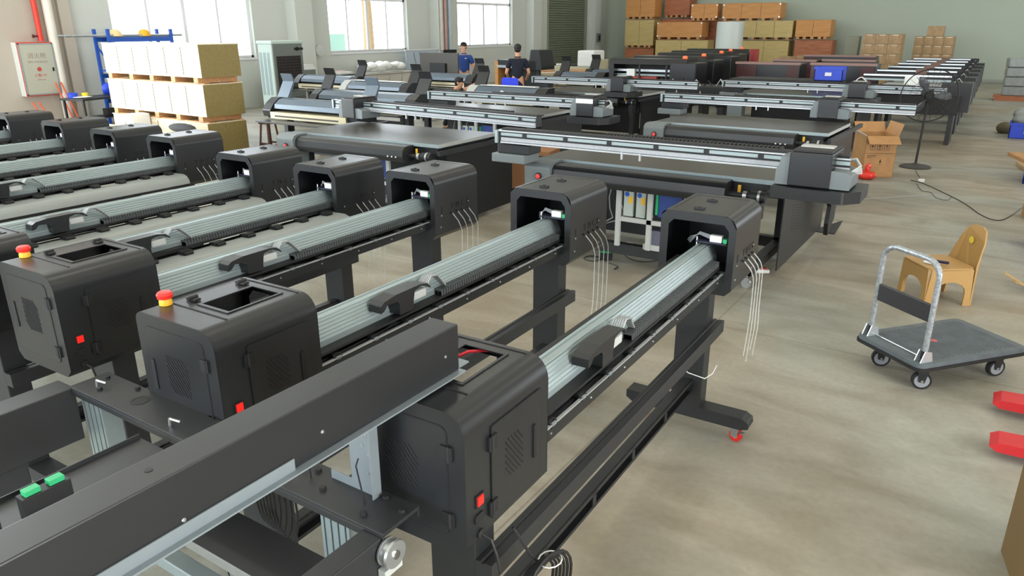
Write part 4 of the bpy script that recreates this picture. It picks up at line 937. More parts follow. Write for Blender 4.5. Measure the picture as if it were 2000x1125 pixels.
# open crates with pale boards, in front of the shutter
for k, (x, y, w, d, h) in enumerate(((-10.75, 20.6, 1.5, 1.2, .85), (-10.5, 24.2, 1.7, 1.4, 1.0), (-12.2, 20.6, 1.0, .9, .8))):
    t = thing('open_crate', ['open pale crate with boards left of the raised flap near the shutter', 'open pale crate with an orange board inside, before the pallet truck', 'low pale crate nearest the beige machine'][k], 'crate', (x, y, 0), R(-25), 'open pale crates near the shutter')
    MB().box(-w/2, w/2, -d/2, d/2, 0, h).build('body', ply_w, t); MB().box(-w/2+.1, w/2-.4, -d/2+.2, d/2-.2, h, h+.04).build('loose_board', plank, t, rot=(0, 0, .2))
    MB().box(-w/2, w/2, -d/2-.01, -d/2, 0, .05).build('bottom_batten', plank, t)
def pallet_truck(label, loc, rz, m_, tilt=0, fork_l=1.15):
    t = thing('pallet_truck', label, 'pallet truck', loc, rz)
    for s in (-1, 1):
        pf = [(-fork_l, .05), (-fork_l-.04, .075), (-fork_l, .10), (-fork_l+.3, .115), (0, .125), (0, .06), (-fork_l+.3, .055)]
        f = MB().prism(pf, s*.27-.075, s*.27+.075).build('fork', m_, t, bevel=.008)
        MB().box(-fork_l+.24, -fork_l+.36, s*.27-.04, s*.27+.04, .116, .1175).build('roller_slot', black, f)
        MB().cyl((-fork_l+.3, s*.27-.04, .04), (-fork_l+.3, s*.27+.04, .04), .038, 14).build('roller', white_p, t)
    MB().prism([(0, .06), (0, .32), (.08, .36), (.2, .36), (.22, .1), (.1, .06)], -.34, .34).build('head_block', m_, t, bevel=.02)
    MB().cyl((.17, -.06, .1), (.17, .06, .1), .09, 18).build('steer_wheel', black, t)
    MB().cyl((.17, 0, .15), (.17, 0, .5), .045, 14).build('pump', steel, t)
    h = MB().bar((.17, 0, .42), (.30, 0, 1.0), .035, .035).tube([(.30, 0, .98), (.33, -.13, 1.08), (.36, -.14, 1.2), (.37, 0, 1.23), (.36, .14, 1.2), (.33, .13, 1.08), (.30, 0, .98)], .014, 8)
    h.build('handle', black, t)
    return t
c = at_y(1171, 88, 27.0)
pallet_truck('pallet truck with black loop handle standing before the shutter wall', (c.x, 27.0, 0), R(-80), mat('dull_truck_red', (120, 60, 48), .5))
bpt = pallet_truck('red pallet truck whose two forks reach in from the right edge', (1.42, 4.43, 0), R(0), mat('truck_red', (186, 36, 42), .4, var=.15, scale=10))
sb = thing('electric_switch', 'small dark electric switch on the pillar right of the shutter', 'switch', (XL+.36, 34.3, 1.62)); MB().box(0, .08, -.16, .16, -.2, .2).build('box', grey_p, sb); MB().box(.08, .1, -.08, .1, -.12, .1).build('switch', black, sb)
for k in range(3): tag(MB().ball((0, 0, .2), .3, .3, .22, 10, 6).build('sack', mat('brown_sack', (104, 78, 58), .9, var=.3, scale=8), loc=(-14.6+.9*k, 31.5, .0)), ['brown sack heaped left of the pallet truck handle', 'brown sack heaped just behind the pallet truck handle', 'brown sack right of the pallet truck handle'][k], 'sack', 'brown sacks by the shutter wall')

# ------------------------------------------------------------------ black hooded printers, dark red cabinets
hood_m = mat('gloss_black_casing', (24, 25, 28), .3)
for k, (px, py) in enumerate(((1335, 114), (1372, 109), (1407, 103), (1425, 99), (1447, 95))):
    p = at_z(px, py, 1.45); w = 1.75
    t = thing('hooded_printer', ['black hooded printer with orange lamp, nearest in its row, red strip under the hood', 'black hooded printer with orange lamp, second in its row', 'black hooded printer with orange lamp, third in its row', 'black hooded printer with orange lamp, fourth in its row', 'black hooded printer with orange lamp, last in its row'][k], 'printer', (p.x, p.y, 0), 0, 'black hooded printers in a row')
    MB().prism([(-.1, 1.30), (-.05, 1.42), (.1, 1.44), (.6, 1.42), (.6, 1.30)], -w, .1, 'x').build('hood', hood_m, t, bevel=.01)
    MB().box(-w, -w+.12, -.1, .6, .5, 1.32).build('side_tower', hood_m, t); MB().box(-.25, .35, -.15, .6, .45, 1.36).build('side_tower', hood_m, t, bevel=.02)
    MB().box(-w+.1, -.2, .5, .6, .8, 1.32).build('rear_panel', black, t)
    MB().box(-w+.12, -.25, .1, .14, 1.14, 1.19).build('rail', alu_b, t); MB().box(-w+.12, -.25, .08, .12, 1.05, 1.09).build('rail', alu, t)
    MB().box(-w+.5, -.6, -.02, .1, .98, 1.04).build('red_bar', mat('dark_red_bar', (150, 44, 30), .4), t)
    MB().box(-w+.12, -.25, -.1, .6, .75, .95).build('bed', frame_blk, t); MB().box(-1.35, -1.15, .0, .1, 1.0, 1.2).build('print_head', white_p, t)
    for x in (-w+.05, .05): MB().box(x-.05, x+.05, .0, .5, 0, .75).build('leg', frame_blk, t)
    for x in (-w+.75, -w+1.4): MB().box(x-.02, x+.02, -.08, -.05, .95, 1.36).build('hood_strut', black, t)
    MB().lathe([(.05, 1.44), (.055, 1.45), (.05, 1.49), (.001, 1.505)], (0, .1, 0), n=16).build('beacon', mat('orange_beacon', (240, 110, 60), .4, emit=(255, 110, 50), estr=.4), t)
def red_cabinet(label, p, w, y, h):
    a = at_y(p[0], p[1], y); t = thing('cabinet_printer', label, 'printer', (a.x, y, 0), 0, 'dark cabinet printers in the middle of the hall')
    MB().box(0, w, 0, .7, .3, a.z).build('body', hood_m, t, bevel=.01); MB().box(-.01, w+.01, -.03, .1, a.z-.03, a.z+.02).build('top_strip', mat('dull_pink_strip', (150, 118, 110), .5), t)
    MB().box(.02, .5, -.012, 0, .75, a.z-.05).build('red_side', mat('oxblood_panel', (66, 22, 20), .4), t); MB().box(w-.3, w-.02, -.012, 0, .75, a.z-.05).build('red_side', mat('oxblood_panel', (66, 22, 20), .4), t)
    for x in (.1, w-.1): MB().box(x-.04, x+.04, .05, .6, 0, .3).build('leg', frame_blk, t)
red_cabinet('oxblood and black cabinet printer behind the blue crate', (1584, 124), 1.35, 18.2, .8)
red_cabinet('oxblood and black cabinet printer left of the one with the blue crate', (1438, 122), 1.5, 18.6, .8)
red_cabinet('black cabinet printer in the second row, left part', (1510, 117), 1.1, 21.3, .8)
red_cabinet('black cabinet printer in the second row, right part', (1606, 117), 1.3, 21.8, .8)
red_cabinet('low black cabinet printer furthest back, before the cartons', (1570, 108), 2.0, 24.6, .8)
c = at_y(1474, 96, 24.0); tag(MB().cyl((0, 0, 0), (0, 0, c.z), .14, 16).build('drum', mat('dull_red_drum', (150, 42, 36), .5), loc=(c.x, 24.0, 0)), 'dull red drum standing between the black printers and the crates', 'drum')
def bin_(label, loc, w, d, h, rz=0, m_=blue_p):
    t = thing('plastic_bin', label, 'bin', loc, rz, 'blue plastic bins')
    b = MB()
    b.box(-w/2, w/2, -d/2, d/2, 0, .01).box(-w/2, w/2, -d/2, -d/2+.012, 0, h).box(-w/2, w/2, d/2-.012, d/2, 0, h).box(-w/2, -w/2+.012, -d/2, d/2, 0, h).box(w/2-.012, w/2, -d/2, d/2, 0, h)
    b.build('bin_body', m_, t); MB().box(-w/2-.015, w/2+.015, -d/2-.015, -d/2, h-.05, h).box(-w/2-.015, w/2+.015, d/2, d/2+.015, h-.05, h).build('rim', m_, t)
    MB().box(-.06, .06, -d/2-.018, -d/2-.012, h*.35, h*.6).build('tag', white_p, t)
    return t
# machine carrying the blue crate
tbl = thing('machine_table', 'black machine stand carrying the blue crate behind the gantries', 'stand', (-3.7, 16.1, 0)); MB().box(-1.2, .9, -.4, .4, .9, 1.1).build('top', black, tbl, bevel=.01)
for (x, y) in ((-1.1, -.3), (.8, -.3), (-1.1, .3), (.8, .3)): MB().box(x-.04, x+.04, y-.04, y+.04, 0, .9).build('leg', frame_blk, tbl)
c = at_y(1621, 141, 16.0); bin_('blue plastic crate standing on the black machine stand', (c.x, 16.05, 1.1), .52, .36, .26)
# black unfinished frame machine (left of centre right)
uf = thing('bare_machine', 'black unfinished machine with silver bracket between the gantries', 'machine frame', (-5.6, 15.2, 0)); MB().box(-.9, 1.0, -.35, .35, .6, .98).build('body', black, uf, bevel=.02); MB().box(-.8, .0, -.37, -.35, .62, .66).box(-.8, -.75, -.37, -.35, .45, .66).box(-.05, 0, -.37, -.35, .45, .66).build('silver_bracket', alu_b, uf)
for x in (-.7, .8): MB().box(x-.06, x+.06, -.3, .3, 0, .6).build('leg', frame_blk, uf)
rnd = random.Random(4)
for k in range(6): MB().tube([(-.6+.25*k, -.2, .98), (-.5+.25*k, -.25, 1.08+rnd.uniform(0, .1)), (-.4+.25*k, -.3, 1.0), (-.35+.25*k, -.37, .8)], .012, 6).build('hose', lightgrey if k % 2 else cable_m, uf)
# row of unfinished gantry printers far right
for k in range(6):
    y = 16.3+1.75*k; zr = 1.17; t = thing('unfinished_printer', ['bare gantry printer in the far right row, nearest, with white print head', 'bare gantry printer in the far right row, second', 'bare gantry printer in the far right row, third', 'bare gantry printer in the far right row, fourth', 'bare gantry printer in the far right row, fifth', 'bare gantry printer in the far right row, last before the wall'][k], 'printer', (-1.60-.02*k, y, 0), 0, 'bare gantry printers in the far right row')
    w = .86-.01*k
    MB().box(-w, w, .0, .1, zr-.02, zr+.07).build('beam', black, t); MB().box(-w, w*.75, -.02, 0, zr+.03, zr+.06).build('upper_rail', alu_b, t); MB().box(-w, w*.75, -.03, 0, zr-.05, zr-.015).build('lower_rail', alu, t)
    MB().box(-w+.2, w-.4, -.35, .3, .90, .96).build('bed', lightgrey, t); MB().box(-w, w, -.3, .4, .55, .88).build('body', black, t)
    MB().box(w*.6, w+.15, -.2, .35, .6, 1.12).build('side_box', frame_blk, t)
    if k == 0: MB().box(-.12, .12, -.12, -.03, 1.02, 1.2).build('print_head', white_p, t)
    else: MB().box(-.1, .1, -.12, -.03, 1.1, 1.26).build('print_head', mat('brown_parts', (110, 84, 72), .5, var=.4, scale=50), t)
    for j in range(3): MB().tube([(w*.8, -.1, 1.1), (w*.9, -.15, 1.2+.03*j), (w, -.1, 1.1), (w+.1, 0, .9)], .012, 6).build('cable', cable_m if j else lightgrey, t)
    for x in (-w+.15, w-.1): MB().box(x-.04, x+.04, -.25, .35, 0, .55).build('leg', frame_blk, t)

# ------------------------------------------------------------------ pedestal fan
pf_ = thing('pedestal_fan', 'black pedestal fan with round base in the aisle', 'fan', (-1.05, 13.2, 0))
MB().lathe([(.001, 0), (.225, 0), (.23, .012), (.2, .03), (.05, .045), (.03, .07), (.001, .07)], n=36).build('base', mat('dusty_black', (58, 56, 54), .6, var=.2, scale=20), pf_)
MB().cyl((0, 0, .05), (0.02, 0, 1.0), .018, 14).build('pole', black, pf_)
hd = bpy.data.objects.new('fan_head', None); COL.objects.link(hd); hd.parent = pf_; hd.location = (.02, 0, 1.1); hd.rotation_euler = (R(8), 0, R(18))
MB().cyl((0, .02, 0), (0, .2, 0), .075, 20).build('motor', black, hd); MB().box(-.04, .04, .03, .12, -.14, -.05).build('tilt_joint', black, hd)
cg = MB(); Rf = .40
cg.tube([(Rf*math.cos(a), 0, Rf*math.sin(a)) for a in [2*PI*i/40 for i in range(40)]], .009, 6, closed=True)
for rr in (.1, .2, .28): cg.tube([(rr*math.cos(a), -.07*(1-(rr/Rf)**2)-.02, rr*math.sin(a)) for a in [2*PI*i/32 for i in range(32)]], .003, 4, closed=True)
for k in range(28):
    a = 2*PI*k/28
    cg.tube([(Rf*f*math.cos(a), -.09*(1-f*f), Rf*f*math.sin(a)) for f in (.12, .5, .85, 1)], .0024, 4)
    if k % 2 == 0: cg.tube([(Rf*f*math.cos(a), .09*(1-f*f), Rf*f*math.sin(a)) for f in (.2, .6, 1)], .0016, 4)
cg.build('cage', black, hd)
for k in range(3):
    a0 = 2*PI*k/3; vs = []; fs = []
    n = 8
    for i in range(n+1):
        f = i/n; r_ = .06+.25*f; wd = .5*math.sin(PI*(.15+.8*f))+.1
        for s in (-1, 1): a = a0+s*wd*.5; vs.append((r_*math.cos(a), -.01+s*.03, r_*math.sin(a)))
    for i in range(n): fs.append((2*i, 2*i+1, 2*i+3, 2*i+2))
    o = MB().add(vs, fs, True).build('blade', mat('smoke_grey_blade', (86, 90, 94), .35), hd); sm = o.modifiers.new('s', 'SOLIDIFY'); sm.thickness = .003
MB().lathe([(.05, -.04), (.05, .02)], (0, 0, 0), 'y', 18).build('hub', black, hd)
# ------------------------------------------------------------------ open cardboard box, red bag
bx = thing('cardboard_box', 'open brown carton with handling symbols beside the fan', 'box', (-1.545, 12.20, 0), R(28))
w, d, h = .44, .5, .60
b = MB().box(-w/2, w/2, -d/2, -d/2+.006, 0, h).box(-w/2, w/2, d/2-.006, d/2, 0, h).box(-w/2, -w/2+.006, -d/2, d/2, 0, h).box(w/2-.006, w/2, -d/2, d/2, 0, h).box(-w/2, w/2, -d/2, d/2, 0, .006)
b.build('box_body', carton, bx)
MB().bar((0, -d/2, h), (0, -d/2-.14, h-.1), .44, .005, up=(0, -.6, .8)).build('flap', carton, bx); MB().bar((0, d/2, h), (0, d/2+.1, h+.14), .44, .005, up=(0, -.8, .6)).build('flap', carton, bx)
MB().bar((w/2, 0, h), (w/2+.05, 0, h+.17), .5, .005, up=(-1, 0, .2)).build('flap', carton, bx); MB().bar((-w/2, 0, h), (-w/2-.14, 0, h+.08), .5, .005, up=(-.5, 0, .8)).build('flap', white_p, bx)
sy = MB()
for k, x in enumerate((-.12, -.02, .08)):
    z0 = .40; yy = -d/2-.001
    for (a, c_, e, f) in ((x-.035, x+.035, z0, z0+.004), (x-.035, x+.035, z0+.08, z0+.084), (x-.035, x-.031, z0, z0+.084), (x+.031, x+.035, z0, z0+.084)): sy.box(a, c_, yy, yy+.0015, e, f)
    if k == 0: sy.prism([(x-.022, z0+.045), (x+.022, z0+.045), (x, z0+.07)], yy, yy+.0015).box(x-.002, x+.002, yy, yy+.0015, z0+.01, z0+.045)
    if k == 1: sy.prism([(x-.012, z0+.07), (x+.012, z0+.07), (x+.006, z0+.04), (x-.006, z0+.04)], yy, yy+.0015).box(x-.002, x+.002, yy, yy+.0015, z0+.015, z0+.04).box(x-.01, x+.01, yy, yy+.0015, z0+.01, z0+.015)
    if k == 2: sy.prism([(x-.018, z0+.055), (x+.018, z0+.055), (x, z0+.075)], yy, yy+.0015).box(x-.003, x+.003, yy, yy+.0015, z0+.02, z0+.055)
sy.box(-.2, .2, -d/2-.001, -d/2, .345, .35).box(-.18, -.05, -d/2-.001, -d/2, .31, .318).box(-.18, -.12, -d/2-.001, -d/2, .285, .292).prism([(.0, .22), (.03, .22), (.015, .27)], -d/2-.001, -d/2).box(.012, .018, -d/2-.001, -d/2, .18, .22)
sy.build('printed_symbols', mat('black_print', (34, 30, 26), .7), bx)
b = MB(); rnd = random.Random(2)
for k in range(9): b.ball((rnd.uniform(-.06, .06), rnd.uniform(-.05, .05), .05+rnd.uniform(0, .02)), .07, .07, .05, 10, 6)
b.ball((0, 0, .14), .04, .04, .09, 10, 6).ball((.02, 0, .19), .03, .03, .05, 8, 5)
tag(b.build('plastic_bag', mat('red_film', (226, 56, 42), .3), loc=(-1.535, 11.72, 0)), 'knotted red plastic bag at the foot of the open carton', 'bag')
# carton marked LED
lb_ = thing('cardboard_box', 'brown carton printed LED behind the two near flatbeds', 'box', (-5.05, 8.2, 0), R(10)); MB().box(-.3, .3, -.2, .2, 0, .62).build('box_body', mat('brown_carton_led', (150, 104, 66), .7), lb_, bevel=.004)
text_obj('LED', .15, mat('black_print', (34, 30, 26), .7), lb_, (.1, -.2012, .47), (R(90), 0, 0), 'lettering', bold=True); MB().box(-.3, .3, -.2012, -.2, .54, .565).build('printed_band', mat('black_print', (34, 30, 26), .7), lb_)
# ------------------------------------------------------------------ plastic chair
pc = thing('plastic_chair', 'tan plastic step chair with high back behind the platform trolley', 'chair', (-.235, 6.62, 0), R(-143))
tan = mat('tan_plastic', (170, 134, 80), .45, var=.04, scale=6)
def arch_side(b, u0, u1, h, v0, v1, axis, au0, au1, ah):
    out = [(u0, 0), (au0, 0)] + [(au0+(au1-au0)*(.5-.5*math.cos(a)), ah*.55+ah*.45*math.sin(a)) for a in [PI*i/8 for i in range(9)]] + [(au1, 0), (u1, 0), (u1-.02, h), (u0+.02, h)]
    b.prism(out, v0, v1, axis)
b = MB()
arch_side(b, -.19, .19, .30, -.19, -.178, 'y', -.13, .13, .20); arch_side(b, -.19, .19, .30, .178, .19, 'y', -.13, .13, .20)
arch_side(b, -.19, .19, .30, .178, .19, 'x', -.13, .13, .20)
b.build('leg_shell', tan, pc, bevel=.004)
MB().prism(rrect(-.185, .19, -.19, .19, .05), .295, .312, 'z').build('seat', tan, pc, bevel=.006, seg=3)
bkp = [(-.19, 0), (-.14, 0), (-.12, .16), (-.06, .2), (.06, .2), (.12, .16), (.14, 0), (.19, 0), (.175, .31), (.14, .50), (.10, .58), (.05, .605), (-.05, .605), (-.10, .58), (-.14, .50), (-.175, .31)]
b = MB().prism(bkp, -.012, .0, 'x'); b.v = [(x-.19-max(0, z-.3)*.28, y, z) for x, y, z in b.v]
b.build('backrest', tan, pc, bevel=.004)
st_ = MB().lathe([(.028, 0), (.028, .001)], (0, 0, 0), 'x', 20).build('sticker', mat('yellow_sticker', (222, 200, 70), .5), pc, loc=(-.235, .0, .49))
tl = thing('hand_tool', 'hand tool with dark blue handle lying on the plastic chair', 'tool', (-.25, 6.53, .315), R(-20)); MB().tube([(-.09, 0, .015), (0, .01, .02), (.09, 0, .03)], .012, 8).build('handle', mat('dark_blue_grip', (30, 30, 62), .5), tl); MB().box(-.08, .04, -.05, -.02, 0, .02).build('blade', white_p, tl, bevel=.006)
# ------------------------------------------------------------------ platform trolley
fl, fr, brp, blp = at_z(1683, 652, .2), at_z(1800, 712, .2), at_z(2012, 688, .2), at_z(1893, 627, .2)
ux = (fr-fl); W_ = ux.length; ang = math.atan2(ux.y, ux.x); cx_ = (fl+fr+brp+blp)/4
D_ = ((brp-fr).length+(blp-fl).length)/2
tr_ = thing('platform_trolley', 'folding platform trolley with film-wrapped handle, on four castors', 'trolley', (fl.x, fl.y, 0), ang)
deck_m = mat('dusty_black_deck', (84, 92, 96), .6, var=.35, scale=14)
dk = MB().prism(rrect(-.02, W_+.02, -.03, D_+.0, .05, 6), .165, .205, 'z').build('deck', deck_m, tr_, bevel=.006)
MB().prism(rrect(-.028, W_+.028, -.038, D_+.008, .055, 6), .158, .178, 'z').build('bumper', rubber, tr_, bevel=.004)
kn = MB(); nx, ny = 22, 34
for i in range(nx):
    for j in range(ny):
        x = .03+(W_-.06)*i/(nx-1)+(.006 if j % 2 else -.006); y = .08+(D_-.14)*j/(ny-1)
        kn.box(x-.005, x+.005, y-.006, y+.006, .205, .2075)
kn.build('grip_pattern', deck_m, dk)['kind'] = 'stuff'
MB().lathe([(.02, 0), (.02, .0012)], (W_/2, D_*.42, .2075), n=16).build('centre_badge', mat('pink_badge', (190, 90, 96), .5), dk)
MB().cyl((.06, .06, .212), (W_-.06, .06, .212), .004, 8).build('hinge_rod', steel, tr_)
H_ = .82; xs0, xs1 = .03, W_-.03; yh = .04
arc = [(xs0, yh, .215), (xs0, yh, .55), (xs0+.003, yh, H_-.10)] + [(xs0+.10-.10*math.cos(a), yh, H_-.10+.10*math.sin(a)) for a in [PI/2*i/5 for i in range(1, 6)]] + \
      [(xs1-.10+.10*math.sin(a), yh, H_-.10+.10*math.cos(a)) for a in [PI/2*i/5 for i in range(0, 6)]] + [(xs1, yh, .55), (xs1, yh, .215)]
MB().tube(arc, .017, 14).build('handle', mat('film_wrapped_tube', (150, 156, 160), .25, metal=.3, var=.7, scale=45, bump=1.0), tr_)
MB().tube(arc[:1]+[(xs0, yh, .27)], .0175, 14).tube([arc[-1], (xs1, yh, .27)], .0175, 14).build('handle_sleeve', black, tr_)
MB().box(xs0+.015, xs1-.015, yh-.01, yh+.01, .45, .56).build('name_plate', mat('black_plate', (30, 30, 32), .45), tr_, bevel=.004)
for x, s in ((xs0, 1), (xs1, -1)):
    f = MB().prism([(yh-.045, .205), (yh+.045, .205), (yh+.03, .265), (yh-.02, .275)], x+s*.022-.003, x+s*.022+.003, 'x').prism([(yh-.045, .205), (yh+.045, .205), (yh+.03, .265), (yh-.02, .275)], x-s*.022-.003, x-s*.022+.003, 'x').build('hinge_bracket', alu_b, tr_)
for (x, y, tu) in ((.09, .10, 1.0), (W_-.06, .09, 1.0), (.09, D_-.14, 1.4), (W_-.06, D_-.14, 1.4)):
    c_ = MB().box(x-.035, x+.035, y-.035, y+.035, .152, .16).build('castor_plate', steel, tr_)
    fk = MB()
    ca = Matrix.Translation((x, y, 0)) @ Matrix.Rotation(tu, 4, 'Z')
    f = MB()
    for s in (-1, 1): f.prism([(-.02, .05), (.014, .045), (.035, .152), (-.035, .152)], s*.022-.002, s*.022+.002)
    f.xf(ca).build('fork', black, c_)
    MB().cyl((0, -.016, .056), (0, .016, .056), .056, 26).xf(ca).build('wheel', rubber, c_); MB().cyl((0, -.0175, .056), (0, .0175, .056), .043, 24).xf(ca).build('wheel_centre', mat('grey_wheel', (136, 140, 146), .5), c_)
    MB().cyl((0, -.026, .056), (0, .026, .056), .008, 10).xf(ca).build('axle', chrome, c_)
# ------------------------------------------------------------------ cords on the floor
def cord(label, pts, r=.005, m_=cable_m, z=.006, name='floor_cord'):
    P = [at_z(x, y, z) for x, y in pts]; sm = []
    for i in range(len(P)-1):                      # Catmull-Rom
        a, b_, c_, d_ = P[max(i-1, 0)], P[i], P[i+1], P[min(i+2, len(P)-1)]
        for k in range(6):
            t_ = k/6; sm.append(.5*((2*b_)+(c_-a)*t_+(2*a-5*b_+4*c_-d_)*t_*t_+(3*b_-a-3*c_+d_)*t_**3))
    sm.append(P[-1])
    return tag(MB().tube(sm, r, 6).build(name, m_), label, 'cord')
cord('black cord running from the fan across the aisle to the right edge', [(1779, 352), (1800, 357), (1830, 370), (1880, 395), (1915, 419), (1945, 430), (1970, 424), (2010, 395)])
cord('thin cord looping beside the long black one', [(1790, 358), (1800, 372), (1818, 376), (1828, 386), (1850, 391), (1858, 385)], .003)
cord('thin pale cord lying from the right flatbed towards the fan cord', [(1610, 397), (1650, 392), (1700, 388), (1780, 383), (1820, 381)], .003, lightgrey)
cord('short cord hanging down from the fan pole to the floor', [(1787, 330), (1792, 340), (1797, 348), (1794, 357)], .003)
tag(MB().box(-.04, .04, -.03, .03, 0, .04).build('plug', white_p, loc=at_z(1799, 355, 0), bevel=.006), 'white plug at the start of the black floor cord', 'plug')
cord('looped black cable of the small power adapter behind the right printer', [(1180, 505), (1160, 510), (1141, 506), (1150, 500), (1175, 503), (1186, 512), (1206, 520), (1200, 526)], .005)
cord('thin black cable lying under the near flatbed', [(1222, 488), (1220, 497), (1235, 507), (1262, 511), (1300, 506)], .004)
ad = thing('power_adapter', 'small black adapter with green terminals on the floor behind the second printer', 'adapter', at_z(1184, 506, 0), R(20)); MB().box(-.055, .055, -.04, .04, 0, .07).build('case', black, ad, bevel=.004); MB().box(-.05, .05, -.03, .03, .07, .085).build('terminals', green_p, ad)
wbx = at_z(1227, 486, 0); tag(MB().box(-.035, .035, -.035, .035, 0, .06).build('foot_block', white_p, loc=wbx, bevel=.004), 'white block on the floor under the near flatbed', 'block')
wsw = at_z(1488, 532, 0); sw = thing('foot_switch', 'white plug block with red switch on the floor behind the front printer', 'switch', wsw, R(30)); MB().box(-.06, .06, -.035, .035, 0, .035).build('body', white_p, sw, bevel=.01); MB().box(-.005, .035, -.02, .02, .035, .042).build('rocker', red_p, sw)
# coil of power cable hanging at the front printer's near leg, zip tie and plug
ck = thing('cable_coil', 'black power cable coil with white zip tie hanging below the front printer', 'cable', (-.80, 1.36, .66))
b = MB()
for k in range(6): b.tube([(.008*k-.02+.01*math.sin(2*a), (.085+.006*k)*math.sin(a), (.115+.008*k)*math.cos(a)) for a in [2*PI*i/26 for i in range(26)]], .0042, 6, closed=True)
b.build('cable', cable_m, ck)
MB().tube([(.03*math.cos(a)+.005, .03+.035*math.sin(a)+.0, .115+.0*a) for a in [2*PI*i/12 for i in range(12)]], .002, 5, closed=True).build('zip_tie', white_p, ck); MB().box(.02, .05, .03, .07, -.03, .0).build('plug', white_p, ck, bevel=.003)
MB().tube([(0, .0, .11), (-.02, -.03, .16), (-.06, -.05, .24)], .0042, 6).build('cable_end', cable_m, ck)
tag(MB().tube([(-1.24, 3.50, .40), (-1.17, 3.49, .36), (-1.08, 3.50, .345), (-1.06, 3.56, .355), (-1.065, 3.64, .37)], .003, 5).build('string', white_p), 'white string tied round the far leg of the front printer', 'string')
# ------------------------------------------------------------------ right edge clutter
for k in range(4):
    tag(MB().box(-.35, .35, -.3, .3, 0, .26).build('wrapped_bundle', mat('grey_film', (140, 146, 144), .3, var=.3, scale=10), loc=(.12, 27.3, .14+.27*k), rot=(0, 0, .05*k), bevel=.03), ['lowest grey film-wrapped bundle on the far right pallet', 'second grey film-wrapped bundle on the far right pallet', 'third grey film-wrapped bundle on the far right pallet', 'top grey film-wrapped bundle on the far right pallet'][k], 'bundle', 'grey bundles on the far right pallet')
pt = thing('pallet', 'reddish pallet under the grey bundles at the far right', 'pallet', (.12, 27.3, 0)); MB().box(-.55, .5, -.45, .45, .1, .135).build('deck', ply_r, pt)
for y in (-.4, 0, .35): MB().box(-.5, .45, y-.05, y+.05, 0, .1).build('bearer', ply_r, pt)
bin_('blue plastic bin at the right edge heaped with grey film', (.42, 18.0, 0), .6, .5, .3)
tag(MB().ball((0, 0, .1), .3, .24, .16, 12, 8).ball((-.15, .1, .2), .15, .15, .12, 10, 6).build('plastic_film', mat('grey_film', (140, 146, 144), .3), loc=(.42, 18.0, .24)), 'crumpled grey film heaped in the blue bin at the right edge', 'film')
tag(MB().ball((0, 0, .1), .17, .2, .13, 12, 8).build('sack', mat('olive_sack', (96, 88, 64), .8), loc=(.05, 18.6, 0)), 'small olive sack left of the blue bin at the right edge', 'sack')
bin_('blue plastic bin under cardboard at the right edge, in the middle', (.62, 12.75, 0), .5, .4, .26)
tag(MB().box(-.3, .25, -.35, .35, 0, .05).build('flat_carton', carton, loc=(.52, 13.1, .27), rot=(0, 0, .3)), 'flat cardboard piece lying on the middle blue bin', 'cardboard')
carton_box('tall brown carton at the right edge behind the middle blue bin', (.66, 15.2, 0), .5, .5, .8, .1)
tag(MB().box(-.25, .25, -.3, .3, 0, .06).build('flat_carton', carton2, loc=(.58, 14.0, 0), rot=(0, 0, .2), bevel=.01), 'dull cardboard piece on the floor at the right edge', 'cardboard')
bin_('blue plastic bin at the right edge beside the chair, nearest one', (.66, 8.9, 0), .5, .4, .28)
for k in range(2): tag(MB().box(-.22, .22, -.16, .16, 0, .09).build('carton_tray', carton, loc=(.60+.02*k, 10.3, .0+.095*k), rot=(0, 0, .1+.2*k), bevel=.004), ['lower shallow carton at the right edge by the cord end', 'upper shallow carton at the right edge by the cord end'][k], 'box', 'shallow cartons by the cord end')
b = MB(); rnd = random.Random(8)
for k in range(9): a = rnd.uniform(0, 6.28); b.bar((0, 0, .02), (.19*math.cos(a), .19*math.sin(a), .05+rnd.uniform(0, .1)), .04, .008)
tag(b.build('strap_heap', mat('tan_strap', (176, 146, 98), .6, var=.2), loc=(.42, 7.25, .01)), 'tangled tan packing straps at the right edge beside the chair', 'straps')
tag(MB().box(-.02, .3, -.25, .25, 0, .62).build('cardboard_box', mat('dark_carton', (120, 96, 60), .7), loc=(.385, 3.05, 0), rot=(0, 0, .2)), 'brown carton edge in the lower right corner of the photo', 'box')
bc = thing('blue_chair', 'bright blue plastic chair before the navy-shirted person', 'chair', (0, 0, 0)); p_ = at_z(996, 152, 1.1); bc.location = (p_.x, p_.y, 0); bc.scale = (1, 1, 1.08)
MB().prism(rrect(-.21, .21, .55, 1.02, .06), -.01, .01).build('backrest', mat('vivid_blue', (34, 62, 224), .4), bc, bevel=.004); MB().box(-.21, .21, -.02, .4, .46, .49).build('seat', mat('vivid_blue', (34, 62, 224), .4), bc, bevel=.01)
for (x, y) in ((-.19, 0), (.19, 0), (-.19, .36), (.19, .36)): MB().cyl((x, y, 0), (x*.9, y, .47), .014, 10).build('leg', steel, bc)
